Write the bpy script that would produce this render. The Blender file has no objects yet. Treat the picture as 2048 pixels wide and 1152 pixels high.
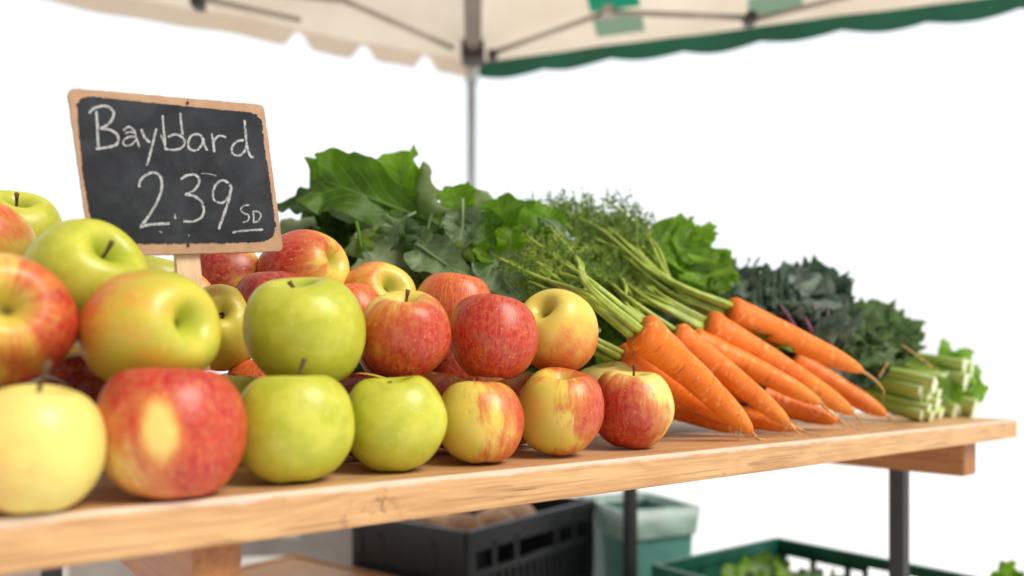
import bpy, bmesh, math, random
from mathutils import Vector, Matrix, noise

random.seed(11)
V = Vector
SC = bpy.context.scene
COL = SC.collection

# ------------------------------------------------------------------ layout
F = 1539.0                     # focal length in px of the 2048 px wide photograph
CAM_Z = 0.875                  # lens is 7.5 cm above the table top
TOP_Z = 0.80                   # table top above the ground
CORNER = V((0.825, 1.25, TOP_Z))          # right front corner of the table top
UD = V((0.785, 0.619, 0)).normalized()    # along the front edge
VD = V((-UD.y, UD.x, 0))                  # into the table


def at(px, py, d):
    """point seen at photo pixel (px, py), d metres in front of the lens"""
    return V(((px - 1024) / F * d, d, CAM_Z - (py - 746) / F * d))


def tab(u, v, h=0.0):
    """point on the table: u along the front edge from the right corner, v inwards, h above the top"""
    return CORNER + UD * u + VD * v + V((0, 0, h))


# ------------------------------------------------------------------ object helpers
def tag(o, label=None, cat=None, group=None, kind=None):
    if label: o['label'] = label
    if cat: o['category'] = cat
    if group: o['group'] = group
    if kind: o['kind'] = kind
    return o


def empty(name, loc, label=None, cat=None, group=None, rz=0.0):
    o = bpy.data.objects.new(name, None)
    o.empty_display_size = 0.02
    COL.objects.link(o)
    o.location = loc
    o.rotation_euler = (0, 0, rz)
    return tag(o, label, cat, group)


class MB:
    def __init__(s):
        s.v = []; s.f = []; s.mi = []; s.a = []

    def vert(s, p, a=(0, 0, 0)):
        s.v.append(V(p)); s.a.append(a); return len(s.v) - 1

    def face(s, idx, m=0):
        s.f.append(tuple(idx)); s.mi.append(m)

    def grid(s, rows, attrs, closed=False, m=0):
        n = len(rows[0]); base = len(s.v)
        for r, ar in zip(rows, attrs):
            for p, a in zip(r, ar): s.vert(p, a)
        for i in range(len(rows) - 1):
            for j in range(n if closed else n - 1):
                k = (j + 1) % n
                s.face((base + i * n + j, base + i * n + k, base + (i + 1) * n + k, base + (i + 1) * n + j), m)
        return base

    def tube(s, pts, rads, seg=8, attr=None, m=0, cap=True):
        pts = [V(p) for p in pts]
        n = len(pts); rows = []; ar = []
        t0 = (pts[1] - pts[0]).normalized()
        ref = V((0, 0, 1)) if abs(t0.z) < 0.9 else V((1, 0, 0))
        x = t0.cross(ref).normalized()
        for i, p in enumerate(pts):
            t = (pts[min(i + 1, n - 1)] - pts[max(i - 1, 0)]).normalized()
            x = (x - t * x.dot(t)).normalized(); y = t.cross(x)
            r = rads[i] if hasattr(rads, '__len__') else rads
            rows.append([p + (x * math.cos(2 * math.pi * j / seg) + y * math.sin(2 * math.pi * j / seg)) * r for j in range(seg)])
            ar.append([attr(i / (n - 1), j / seg) if attr else (i / (n - 1), 0, 0) for j in range(seg)])
        b = s.grid(rows, ar, closed=True, m=m)
        if cap:
            s.face([b + j for j in range(seg)][::-1], m)
            s.face([b + (n - 1) * seg + j for j in range(seg)], m)

    def box(s, c, size, m=0, rot=None):
        c = V(c); h = V(size) / 2; b = len(s.v)
        for dz in (-1, 1):
            for dx, dy in ((-1, -1), (1, -1), (1, 1), (-1, 1)):
                p = V((dx * h.x, dy * h.y, dz * h.z))
                if rot: p = rot @ p
                s.vert(c + p)
        for q in ((3, 2, 1, 0), (4, 5, 6, 7), (0, 1, 5, 4), (1, 2, 6, 5), (2, 3, 7, 6), (3, 0, 4, 7)):
            s.face([b + k for k in q], m)

    def build(s, name, mats, parent=None, smooth=True, local=False, bevel=0.0, seg=2):
        me = bpy.data.meshes.new(name)
        off = V((0, 0, 0))
        if parent is not None and not local: off = parent.location
        me.from_pydata([tuple(p - off) for p in s.v], [], s.f)
        at_ = me.attributes.new('luv', 'FLOAT_VECTOR', 'POINT')
        at_.data.foreach_set('vector', [c for a in s.a for c in a])
        if not isinstance(mats, (list, tuple)): mats = [mats]
        for m in mats: me.materials.append(m)
        me.polygons.foreach_set('material_index', s.mi)
        me.polygons.foreach_set('use_smooth', [smooth] * len(s.f))
        me.update()
        if bevel:
            bm = bmesh.new(); bm.from_mesh(me)
            bmesh.ops.bevel(bm, geom=bm.edges[:], offset=bevel, segments=seg, affect='EDGES', profile=0.5, clamp_overlap=True)
            bm.to_mesh(me); bm.free()
            me.polygons.foreach_set('use_smooth', [False] * len(me.polygons))
        o = bpy.data.objects.new(name, me)
        COL.objects.link(o)
        if parent is not None: o.parent = parent
        return o


def spline(pts, n):
    """Catmull-Rom through pts"""
    pts = [V(p) for p in pts]
    P = [pts[0] * 2 - pts[1]] + pts + [pts[-1] * 2 - pts[-2]]
    out = []
    m = len(pts) - 1
    for k in range(n):
        x = k / (n - 1) * m; i = min(int(x), m - 1); t = x - i
        a, b, c, d = P[i], P[i + 1], P[i + 2], P[i + 3]
        out.append(0.5 * ((2 * b) + (c - a) * t + (2 * a - 5 * b + 4 * c - d) * t * t + (3 * b - a - 3 * c + d) * t ** 3))
    return out


def sm(a, b, x):
    t = max(0.0, min(1.0, (x - a) / (b - a))); return t * t * (3 - 2 * t)


# ------------------------------------------------------------------ node helpers
class NT:
    def __init__(s, name):
        s.mat = bpy.data.materials.new(name); s.mat.use_nodes = True
        s.t = s.mat.node_tree; s.t.nodes.clear()
        s.out = s.new('ShaderNodeOutputMaterial')

    def new(s, ty, **kw):
        n = s.t.nodes.new(ty)
        for k, v in kw.items(): setattr(n, k, v)
        return n

    def link(s, a, b): s.t.links.new(a, b)

    def put(s, sock, v):
        if isinstance(v, bpy.types.NodeSocket): s.link(v, sock)
        elif isinstance(v, (tuple, list)) and len(v) == 3 and sock.type == 'RGBA': sock.default_value = (*v, 1)
        else: sock.default_value = v

    def math(s, op, a, b=None, c=None, clamp=False):
        n = s.new('ShaderNodeMath', operation=op, use_clamp=clamp)
        s.put(n.inputs[0], a)
        if b is not None: s.put(n.inputs[1], b)
        if c is not None: s.put(n.inputs[2], c)
        return n.outputs[0]

    def vmath(s, op, a, b=None, scale=None):
        n = s.new('ShaderNodeVectorMath', operation=op)
        s.put(n.inputs[0], a)
        if b is not None: s.put(n.inputs[1], b)
        if scale is not None: s.put(n.inputs['Scale'], scale)
        return n.outputs['Value'] if op in ('DOT_PRODUCT', 'LENGTH', 'DISTANCE') else n.outputs[0]

    def mix(s, f, a, b):
        n = s.new('ShaderNodeMix', data_type='RGBA', clamp_factor=True)
        s.put(n.inputs[0], f); s.put(n.inputs[6], a); s.put(n.inputs[7], b)
        return n.outputs[2]

    def noise(s, vec, scale, detail=3, rough=0.55, dist=0.0):
        n = s.new('ShaderNodeTexNoise')
        s.put(n.inputs['Vector'], vec); n.inputs['Scale'].default_value = scale
        n.inputs['Detail'].default_value = detail; n.inputs['Roughness'].default_value = rough
        n.inputs['Distortion'].default_value = dist
        return n.outputs[0]

    def step(s, x, a, b, lo=0.0, hi=1.0):
        n = s.new('ShaderNodeMapRange', interpolation_type='SMOOTHSTEP')
        s.put(n.inputs[0], x); n.inputs[1].default_value = a; n.inputs[2].default_value = b
        n.inputs[3].default_value = lo; n.inputs[4].default_value = hi
        return n.outputs[0]

    def attr(s, name='luv'):
        n = s.new('ShaderNodeAttribute', attribute_name=name); return n.outputs['Vector']

    def sep(s, v):
        n = s.new('ShaderNodeSeparateXYZ'); s.put(n.inputs[0], v); return n.outputs

    def comb(s, x, y, z):
        n = s.new('ShaderNodeCombineXYZ')
        for i, k in enumerate((x, y, z)): s.put(n.inputs[i], k)
        return n.outputs[0]

    def objco(s): return s.new('ShaderNodeTexCoord').outputs['Object']

    def bump(s, h, strength=0.3, dist=0.002):
        n = s.new('ShaderNodeBump'); n.inputs['Strength'].default_value = strength
        n.inputs['Distance'].default_value = dist; s.put(n.inputs['Height'], h)
        return n.outputs[0]

    def bsdf(s, color, rough=0.5, normal=None, spec=0.5, **kw):
        n = s.new('ShaderNodeBsdfPrincipled')
        s.put(n.inputs['Base Color'], color); s.put(n.inputs['Roughness'], rough)
        n.inputs['Specular IOR Level'].default_value = spec
        if normal is not None: s.link(normal, n.inputs['Normal'])
        for k, v in kw.items(): s.put(n.inputs[k.replace('_', ' ')], v)
        return n.outputs[0]

    def done(s, shader):
        s.link(shader, s.out.inputs['Surface']); return s.mat


def simple_mat(name, color, rough=0.5, var=0.15, scale=20, metallic=0.0, spec=0.5, bump=0.0):
    t = NT(name); co = t.objco()
    n = t.noise(co, scale, 4)
    c2 = tuple(c * (1 - var) for c in color); c3 = tuple(min(1, c * (1 + var)) for c in color)
    col = t.mix(t.step(n, 0.3, 0.7), c2, c3)
    nb = t.bump(t.noise(co, scale * 5, 3), bump, 0.002) if bump else None
    r = t.step(n, 0.2, 0.8, rough * 0.85, min(1, rough * 1.15))
    return t.done(t.bsdf(col, r, nb, spec, Metallic=metallic))


# ------------------------------------------------------------------ apple materials
YEL = ((0.74, 0.53, 0.085), (0.66, 0.55, 0.085))
PALE = ((0.78, 0.62, 0.17), (0.74, 0.64, 0.17))
GRN = ((0.42, 0.44, 0.022), (0.53, 0.53, 0.05))
OLV = ((0.58, 0.50, 0.045), (0.47, 0.48, 0.04))
RED = ((0.40, 0.010, 0.012), (0.58, 0.055, 0.018))
ORG = ((0.58, 0.055, 0.018), (0.72, 0.19, 0.035))
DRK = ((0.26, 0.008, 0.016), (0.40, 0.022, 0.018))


def apple_mat(name, R, ground, blush, bdir, cov, streak=0.5, soft=0.16, seed=0, cavity=(0.45, 0.48, 0.06), patch=None):
    t = NT(name)
    co = t.vmath('SCALE', t.objco(), scale=1 / R)
    cs = t.vmath('ADD', co, (seed * 3.1, seed * 1.7, seed * 0.9))
    at_ = t.attr('streak')
    st = t.vmath('ADD', at_, (seed * 2.3, seed * 5.1, 0))
    s1 = t.noise(st, 2.2, 4, 0.6)
    s2 = t.noise(st, 15.0, 3, 0.65)
    n1 = t.noise(cs, 1.3, 3, 0.5, 0.4)
    n2 = t.noise(cs, 9.0, 3, 0.6)
    g = t.mix(t.step(t.noise(cs, 2.0, 2), 0.35, 0.65), ground[0], ground[1])
    dn = t.vmath('NORMALIZE', co)
    v = t.vmath('DOT_PRODUCT', dn, tuple(V(bdir).normalized()))
    v = t.math('MULTIPLY_ADD', v, 0.5, cov)
    v = t.math('MULTIPLY_ADD', t.math('SUBTRACT', s1, 0.5), streak, v)
    v = t.math('MULTIPLY_ADD', t.math('SUBTRACT', s2, 0.5), streak * 0.55, v)
    v = t.math('MULTIPLY_ADD', t.math('SUBTRACT', n1, 0.5), 0.9, v)
    b = t.step(v, 0.5 - soft, 0.5 + soft)
    bc = t.mix(t.step(s2, 0.38, 0.68), blush[0], blush[1])
    bc = t.mix(t.step(v, 0.45, 0.95), t.mix(0.35, blush[1], ground[0]), bc)
    col = t.mix(b, g, bc)
    if patch:                                         # a leaf-shaded oval that never turned red
        pd, ps, pu = patch
        a_ = t.math('DIVIDE', t.vmath('DOT_PRODUCT', dn, tuple(ps)), 0.235)
        b_ = t.math('SUBTRACT', t.vmath('DOT_PRODUCT', dn, tuple(pu)), 0.02)
        b_ = t.math('DIVIDE', b_, 0.44)
        rr_ = t.math('SQRT', t.math('ADD', t.math('MULTIPLY', a_, a_), t.math('MULTIPLY', b_, b_)))
        rr_ = t.math('MULTIPLY_ADD', t.math('SUBTRACT', n1, 0.5), 0.9, rr_)
        rr_ = t.math('MULTIPLY_ADD', t.math('SUBTRACT', s1, 0.5), 0.5, rr_)
        fr_ = t.step(t.vmath('DOT_PRODUCT', dn, tuple(pd)), 0.2, 0.5)
        rr_ = t.math('MULTIPLY_ADD', t.math('SUBTRACT', n2, 0.5), 0.35, rr_)
        col = t.mix(t.math('MULTIPLY', fr_, t.step(rr_, 0.55, 1.45, 0.75, 0)), col, (0.74, 0.27, 0.04))
        col = t.mix(t.math('MULTIPLY', fr_, t.step(rr_, 0.45, 1.05, 0.85, 0)), col, ground[0])
    vo = t.new('ShaderNodeTexVoronoi'); vo.inputs['Scale'].default_value = 8.5; t.link(cs, vo.inputs['Vector'])
    dots = t.step(vo.outputs['Distance'], 0.07, 0.2, 1, 0)
    keep = t.step(t.sep(vo.outputs['Color'])[0], 0.45, 0.55)
    col = t.mix(t.math('MULTIPLY', t.math('MULTIPLY', dots, keep), 0.42), col, (0.80, 0.66, 0.32))
    col = t.mix(t.math('MULTIPLY', t.step(n2, 0.35, 0.75), 0.14), col, (0.75, 0.62, 0.15))
    # a few russet specks
    vo2 = t.new('ShaderNodeTexVoronoi'); vo2.inputs['Scale'].default_value = 3.1; t.link(cs, vo2.inputs['Vector'])
    sp = t.math('MULTIPLY', t.step(vo2.outputs['Distance'], 0.02, 0.05, 1, 0), t.step(t.sep(vo2.outputs['Color'])[1], 0.55, 0.6))
    col = t.mix(t.math('MULTIPLY', sp, 0.55), col, (0.22, 0.11, 0.03))
    cv = t.sep(t.attr('cav'))
    col = t.mix(t.math('MULTIPLY', cv[0], 0.85), col, cavity)
    col = t.mix(t.math('MULTIPLY', cv[1], 0.8), col, (0.16, 0.10, 0.03))
    nb = t.bump(t.math('ADD', t.noise(cs, 26, 2), t.math('MULTIPLY', t.noise(cs, 7, 2), 1.5)), 0.07, R * 0.025)
    ro = t.step(n2, 0.25, 0.8, 0.33, 0.48)
    return t.done(t.bsdf(col, ro, nb, 0.45, Subsurface_Weight=0.08, Subsurface_Radius=(0.006, 0.004, 0.002),
                         Subsurface_Scale=0.5, Coat_Weight=0.10, Coat_Roughness=0.2))


STEM = simple_mat('stem_brown', (0.12, 0.065, 0.03), 0.7, 0.4, 300)
CALYX = simple_mat('calyx_brown', (0.05, 0.032, 0.018), 0.9, 0.4, 300)

PROFILE = [(0.0, 0.50), (0.05, 0.53), (0.12, 0.64), (0.22, 0.80), (0.36, 0.91), (0.52, 0.925), (0.70, 0.82), (0.86, 0.60),
           (0.965, 0.30), (1.0, 0.02), (0.975, -0.26), (0.89, -0.52), (0.76, -0.74), (0.60, -0.89), (0.44, -0.955), (0.31, -0.945),
           (0.20, -0.87), (0.10, -0.77), (0.0, -0.73)]
PR = spline([V((a, b, 0)) for a, b in PROFILE], 44)
SEG = 56


def apple(label, center, D, axis, mat_args, stem=True, calyx=False, hr=1.0, group='apples piled on the market table', seed=0, stem_lean=(0.2, 0), spin=0.0, stem_len=0.26, rest=False):
    """axis: direction of the stem cavity, in the viewer's frame (right, towards viewer, up)"""
    R = D / 2
    c = V(center)
    w = (c - V((0, 0, CAM_Z))).normalized()
    rt = w.cross(V((0, 0, 1))).normalized(); up = rt.cross(w)
    ax = (rt * axis[0] - w * axis[1] + up * axis[2]).normalized()
    x = ax.cross(w); x = x.normalized() if x.length > 1e-3 else rt
    y = ax.cross(x)
    M = Matrix((x, y, ax)).transposed()
    M = M @ Matrix.Rotation(spin, 3, 'Z')
    # blush direction is given in the viewer's frame too
    ma = dict(mat_args)
    def loc(dv): return M.transposed() @ (rt * dv[0] - w * dv[1] + up * dv[2])
    ma['bdir'] = loc(ma['bdir'])
    if ma.get('patch'): pv = V(ma['patch'][0]).normalized(); ps = V((1, 0.16, 0.12)).normalized(); ma['patch'] = (loc(pv), loc(ps), loc(ps.cross(pv).normalized()))
    rnd = random.Random(seed * 7 + 3)
    ph = rnd.uniform(0, 6.28); ph2 = rnd.uniform(0, 6.28); tl = rnd.uniform(-0.05, 0.05); tm = rnd.uniform(-0.04, 0.04)
    verts = []; st = []; cav = []; faces = []
    so = V((seed * 1.37, seed * 2.11, 5.5))
    for i, p in enumerate(PR[1:-1]):
        for j in range(SEG):
            th = 2 * math.pi * j / SEG
            low = sm(0.1, -0.9, p.y); top = sm(0.5, 0.95, p.y)
            r = p.x * (1 + 0.020 * low * math.cos(5 * th + ph) + 0.022 * top * math.cos(3 * th + ph2) * sm(0, 0.4, p.x))
            r *= 1 + 0.022 * math.cos(2 * th + ph2)
            r *= 1 - 0.045 * sm(0.1, -1, p.y)                         # tapers a little to the base
            q = V((r * math.cos(th), r * math.sin(th), p.y * 0.93 * hr + (0.014 * low * math.cos(5 * th + ph) + 0.02 * top * math.cos(2 * th + ph)) * sm(0.1, 0.5, p.x)))
            q *= 1 + 0.030 * noise.noise(q * 1.3 + so)
            q.x += tl * q.z; q.y += tm * q.z
            verts.append(q * R)
            st.append((math.cos(th) * 1.6, math.sin(th) * 1.6, p.y * 0.35))
            cr = math.hypot(q.x, q.y)
            cv0 = sm(0.44, 0.10, cr) if p.y > 0 else sm(0.24, 0.08, cr)
            cv1 = sm(0.12, 0.03, cr)
            cav.append((cv0, cv1, 0))
    n = len(PR) - 2
    for i in range(n - 1):
        for j in range(SEG):
            k = (j + 1) % SEG
            faces.append((i * SEG + j, (i + 1) * SEG + j, (i + 1) * SEG + k, i * SEG + k))
    topz = PR[0].y * 0.93 * hr * R; botz = PR[-1].y * 0.93 * hr * R
    verts.append(V((0, 0, topz))); st.append((0, 0, 0.2)); cav.append((1, 1, 0))
    verts.append(V((0, 0, botz))); st.append((0, 0, -0.2)); cav.append((1, 1, 0))
    a, b = len(verts) - 2, len(verts) - 1
    for j in range(SEG):
        k = (j + 1) % SEG
        faces.append((a, j, k)); faces.append((b, (n - 1) * SEG + k, (n - 1) * SEG + j))
    me = bpy.data.meshes.new('apple')
    me.from_pydata([tuple(q) for q in verts], [], faces)
    for nm, dat in (('streak', st), ('cav', cav)):
        A = me.attributes.new(nm, 'FLOAT_VECTOR', 'POINT'); A.data.foreach_set('vector', [k for d in dat for k in d])
    me.polygons.foreach_set('use_smooth', [True] * len(faces))
    me.materials.append(apple_mat('apple_skin', R, seed=seed, **ma))
    o = bpy.data.objects.new('apple', me); COL.objects.link(o)
    o.rotation_euler = M.to_euler(); o.location = c
    bpy.context.view_layer.update()
    tag(o, label, 'apple', group)
    if rest:
        mz = min((o.matrix_world @ q.co).z for q in me.vertices)
        o.location.z += TOP_Z + 0.0004 - mz
        bpy.context.view_layer.update()
    if stem:
        L = R * (PR[4].y - PR[0].y + stem_len + 0.16) * 1.0
        lx, ly = stem_lean
        # lean is in the viewer's frame
        dv = M.transposed() @ (rt * lx - w * ly); dv.z = 0
        pts = [V((0, 0, topz - R * 0.04)), V((0, 0, topz + L * 0.45)) + dv * L * 0.25, V((0, 0, topz + L)) + dv * L]
        pp = spline(pts, 9); mb = MB()
        mb.tube(pp, [0.00125 + 0.0007 * sm(0.7, 1, i / 8) + 0.0004 * (i == 0) for i in range(9)], 8)
        mb.build('stem', STEM, o, local=True)
    if calyx:
        mb = MB(); z = botz
        for k in range(7):
            th = 2 * math.pi * k / 7 + rnd.uniform(-0.2, 0.2)
            d = V((math.cos(th), math.sin(th), 0)); e = V((-d.y, d.x, 0))
            l = R * rnd.uniform(0.09, 0.15)
            p0 = d * R * 0.02 + V((0, 0, z - 0.0006)); p1 = d * l * 0.6 + V((0, 0, z - R * rnd.uniform(0.05, 0.09))); p2 = d * l * rnd.uniform(0.2, 1.0) + V((0, 0, z - R * 0.13))
            ids = [mb.vert(p0 - e * R * 0.03), mb.vert(p0 + e * R * 0.03), mb.vert(p1 + e * R * 0.025), mb.vert(p1 - e * R * 0.025), mb.vert(p2)]
            mb.face((ids[0], ids[1], ids[2], ids[3])); mb.face((ids[3], ids[2], ids[4]))
        mb.build('calyx', CALYX, o, local=True, smooth=False)
    return o


def dim(cx, cy, w, dx, dy, k=0.80):
    """axis that brings a cavity to photo pixel (dx, dy) of an apple seen at (cx, cy), w px wide"""
    a = (dx - cx) / (w / 2) / k; b = -(dy - cy) / (w / 2) / k
    q = math.sqrt(max(0.05, 1 - a * a - b * b))
    return (a, q, b)


def neg(a): return (-a[0], -a[1], -a[2])


def A(label, cx, cy, w, d, axis, ground, blush, bdir, cov, seed, streak=0.5, soft=0.16, cavity=(0.45, 0.48, 0.06), patch=None, **kw):
    return apple(label, at(cx, cy, d), w * d / F, axis, dict(ground=ground, blush=blush, bdir=bdir, cov=cov, streak=streak, soft=soft, cavity=cavity, patch=patch), seed=seed, **kw)


APPLES = []
def add(*a, **k):
    o = A(*a, **k); APPLES.append((o.matrix_world.translation.copy(), a[3] * a[4] / F / 2)); return o


# front row, resting on the table (left to right)
add('pale yellow apple with thick stem at the left end of the front row', 66, 882, 268, 0.415, (0.05, 0.20, 1), PALE, ORG, (-1, 0.3, -0.7), 0.12, 1, soft=0.3, stem_lean=(0.15, 0.2), cavity=(0.62, 0.60, 0.12), stem_len=0.60, rest=True)
add('big red apple with an oval yellow patch in the front row', 346, 866, 286, 0.466, (0.02, 0.10, 1), PALE, RED, (0.55, 0.25, 0.25), 0.88, 2, streak=0.75, patch=((-0.17, 0.97, -0.02), 1), cavity=(0.70, 0.42, 0.08), stem_lean=(0.05, 0), stem_len=0.16, rest=True)
add('plain green apple in the front row right of the red apple with yellow patch', 589, 858, 236, 0.530, (-0.02, 0.06, 1), GRN, ORG, (-1, 0, -1), -0.6, 3, stem_lean=(0.28, 0), stem_len=0.44, cavity=(0.45, 0.50, 0.05), rest=True)
add('second green apple of the front row, beside the half red half yellow one', 790, 834, 203, 0.588, (-0.08, 0.18, 1), GRN, ORG, (-1, 0, -1), -0.6, 4, stem_lean=(-0.12, 0), stem_len=0.10, cavity=(0.42, 0.50, 0.04), rest=True)
add('front row apple yellow on its left half and red on its right half', 959, 837, 180, 0.640, (-0.06, 0.02, 1), YEL, RED, (1, 0.15, 0.05), 0.38, 5, streak=0.7, soft=0.12, stem_lean=(-0.2, 0), stem_len=0.22, rest=True)
add('front row apple with broad yellow front between red flanks and speckles', 1120, 822, 181, 0.695, (0.05, 0.34, 1), YEL, RED, (0.9, -0.45, 0.1), 0.60, 6, streak=0.75, soft=0.12, stem=False, calyx=False, cavity=(0.60, 0.55, 0.08), rest=True)
add('red apple with pale yellow shoulder at the right end of the front row', 1262, 812, 165, 0.765, (0.08, 0.16, 1), PALE, RED, (-0.6, 0.4, -0.55), 0.62, 7, streak=0.7, soft=0.13, cavity=(0.70, 0.62, 0.12), stem_lean=(0.0, 0), stem_len=0.34, rest=True)
# second layer
add('red orange apple cut by the left photo edge with its hollow facing out', 3, 640, 262, 0.470, dim(3, 640, 262, 14, 618, 0.8), YEL, RED, (0.75, -0.2, 0.05), 0.56, 8, streak=0.9, soft=0.2, stem=False, calyx=False, cavity=(0.55, 0.46, 0.07), hr=1.08)
add('large yellow apple with faint orange blush and deep hollow on its right', 300, 661, 248, 0.515, dim(300, 660, 264, 362, 642, 0.75), OLV, ORG, (-0.9, 0.3, 0.2), 0.20, 9, streak=0.5, soft=0.32, stem=False, calyx=False, cavity=(0.42, 0.48, 0.04), hr=1.08)
add('big green apple with stem leaning right below the chalkboard corner', 167, 566, 234, 0.550, dim(167, 566, 234, 204, 510, 0.74), GRN, ORG, (-1, 0, -1), -0.5, 10, stem_lean=(-0.1, -0.25), stem_len=0.24, cavity=(0.36, 0.42, 0.03), hr=1.08)
add('dull yellow apple with dark calyx facing out beneath the sign stake', 440, 656, 166, 0.68, neg(dim(440, 656, 166, 442, 632, 0.75)), ((0.66, 0.54, 0.07), (0.56, 0.50, 0.06)), ORG, (-0.5, 0, 1), 0.08, 11, stem=False, calyx=True, cavity=(0.38, 0.34, 0.05), hr=1.08)
add('green apple on top of the front row with stem tilted left', 611, 664, 236, 0.590, (-0.14, 0.24, 1), GRN, ORG, (-1, 0, -1), -0.55, 12, stem_lean=(-0.35, 0), stem_len=0.16, cavity=(0.36, 0.44, 0.03))
add('glossy red apple with yellow crown and curved stem in the second layer', 809, 670, 181, 0.630, (0.02, 0.34, 1), YEL, RED, (0.35, 0.5, -0.75), 0.74, 13, streak=0.8, stem_lean=(0.1, 0.1), cavity=(0.70, 0.50, 0.08), stem_len=0.32)
add('red apple with white flecks next to the yellow apple by the carrots', 986, 674, 181, 0.680, (0.10, -0.05, 1), YEL, RED, (0.3, 0.5, -0.1), 0.92, 14, streak=0.6, stem_lean=(0.1, 0), cavity=(0.6, 0.4, 0.08), stem_len=0.15)
add('yellow apple with orange underside and open hollow beside the carrots', 1115, 664, 162, 0.745, dim(1115, 664, 162, 1092, 622, 0.80), YEL, ORG, (0.35, 0.2, -0.9), 0.36, 15, streak=0.45, soft=0.24, stem=False, cavity=(0.50, 0.44, 0.06), hr=1.08)
# upper and rear apples
add('topmost green apple behind the others at the left photo edge', 28, 468, 174, 0.70, (0.08, 0.42, 0.9), GRN, ORG, (-1, 0, -1), -0.5, 16, stem_lean=(-0.05, 0.1), stem_len=0.30, cavity=(0.34, 0.40, 0.03))
add('red and yellow apple at the left edge, in front of the topmost green apple', -18, 492, 168, 0.62, (-0.6, 0.2, 0.8), YEL, ORG, (-0.4, 0.2, 0.9), 0.46, 17, stem=False, streak=0.6)
add('red apple with yellow edge hidden half behind the chalkboard bottom', 455, 560, 156, 0.76, (0.8, -0.1, 0.5), YEL, DRK, (-0.5, 0.4, 0.0), 0.60, 18, stem=False, streak=0.5, soft=0.25)
add('large red apple with yellow hollow end next to the chalkboard corner', 606, 545, 170, 0.755, dim(606, 545, 170, 662, 522, 0.82), YEL, RED, (-0.7, 0.2, 0.5), 0.55, 19, stem=False, calyx=False, streak=0.6, soft=0.2, hr=1.08)
add('dark crimson apple in front of the large red one below the sign', 545, 618, 158, 0.700, (-0.1, -0.25, 1), RED, DRK, (0, 0.5, 0.5), 1.1, 20, stem=False, streak=0.4)
add('small yellow apple with orange cheek under the dark leafy greens', 752, 602, 152, 0.770, dim(752, 602, 152, 777, 572, 0.8), YEL, ORG, (-0.9, 0.2, 0.35), 0.36, 21, stem=False, calyx=False, streak=0.5, soft=0.2, hr=1.08)
add('orange red apple behind the two red apples, touching the greens', 905, 620, 162, 0.775, (0.1, 0.0, 1), YEL, ORG, (0.5, 0.5, 0.2), 0.72, 22, streak=0.8, stem_lean=(0.1, 0), stem_len=0.1)
add('orange apple mostly hidden behind the second layer green apple', 703, 634, 140, 0.700, (-0.2, -0.2, 1), YEL, ORG, (0.4, 0.4, 0.3), 0.85, 23, stem=False, streak=0.6)
add('yellow apple top showing behind the pale wooden stake', 388, 602, 130, 0.74, (0.2, -0.1, 1), YEL, ORG, (0.6, 0.2, 0.6), 0.25, 24, stem=False, soft=0.3)
add('olive yellow apple in the gap under the chalkboard left of the stake', 318, 580, 140, 0.78, (0.2, -0.1, 1), ((0.45, 0.42, 0.05), (0.4, 0.4, 0.05)), ORG, (-1, 0, 0), -0.2, 25, stem=False)
# apples seen through the gaps of the pile
add('yellow apple wedged deep between the left red apple and yellow apple', 150, 692, 130, 0.640, (0.2, -0.2, 1), YEL, ORG, (-1, 0, 0), 0.1, 26, stem=False)
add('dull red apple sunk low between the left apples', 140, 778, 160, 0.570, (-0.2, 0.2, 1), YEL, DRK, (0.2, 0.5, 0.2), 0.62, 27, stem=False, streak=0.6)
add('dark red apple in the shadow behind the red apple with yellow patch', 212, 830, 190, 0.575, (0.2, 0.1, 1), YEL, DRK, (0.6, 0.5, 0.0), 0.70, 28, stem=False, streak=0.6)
add('green yellow apple peeking between the front red and green apples', 462, 830, 176, 0.610, (0.0, -0.05, 1), OLV, ORG, (-1, 0, 0.6), 0.15, 29, stem_len=0.2, soft=0.2)
add('orange apple in the dark gap below the dull yellow apple', 520, 780, 140, 0.690, (0.0, 0, 1), YEL, ORG, (0, 0.3, 1), 0.7, 30, stem=False)
add('yellow shouldered apple just behind the last red apple of the front row', 1215, 790, 140, 0.83, (-0.2, 0.2, 1), PALE, ORG, (1, 0, -0.5), 0.2, 31, stem=False)

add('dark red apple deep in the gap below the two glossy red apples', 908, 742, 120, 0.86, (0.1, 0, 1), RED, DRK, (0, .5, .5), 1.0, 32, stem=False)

# ones buried inside the pile, carrying the upper apples
FILL = []
for v, h, u0, n in ((0.128, 0.038, -1.60, 9), (0.205, 0.038, -1.56, 9), (0.285, 0.038, -1.50, 7), (0.18, 0.102, -1.56, 8), (0.26, 0.104, -1.50, 7), (0.34, 0.104, -1.46, 2)):
    for k in range(n):
        u = u0 + k * 0.082 + random.uniform(-.006, .006)
        FILL.append((u, v + random.uniform(-.004, .004), h))
for i, (u, v, h) in enumerate(FILL):
    c = tab(u, v, h); r = 0.0375
    if any((c - q).length < (r + rr) * 0.90 for q, rr in APPLES): continue
    px = 1024 + F * c.x / c.y
    if px < -60: continue
    g, b, cov = random.choice(((YEL, DRK, 0.9), (YEL, DRK, 0.7), (YEL, RED, 0.6), (OLV, ORG, 0.3)))  # mostly dark skins, so the shade in the gaps sits in their colour
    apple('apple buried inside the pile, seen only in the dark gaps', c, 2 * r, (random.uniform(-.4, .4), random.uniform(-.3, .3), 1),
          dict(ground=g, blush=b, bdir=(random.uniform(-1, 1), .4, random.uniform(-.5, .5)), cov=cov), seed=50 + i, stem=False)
    APPLES.append((c, r))

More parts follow.
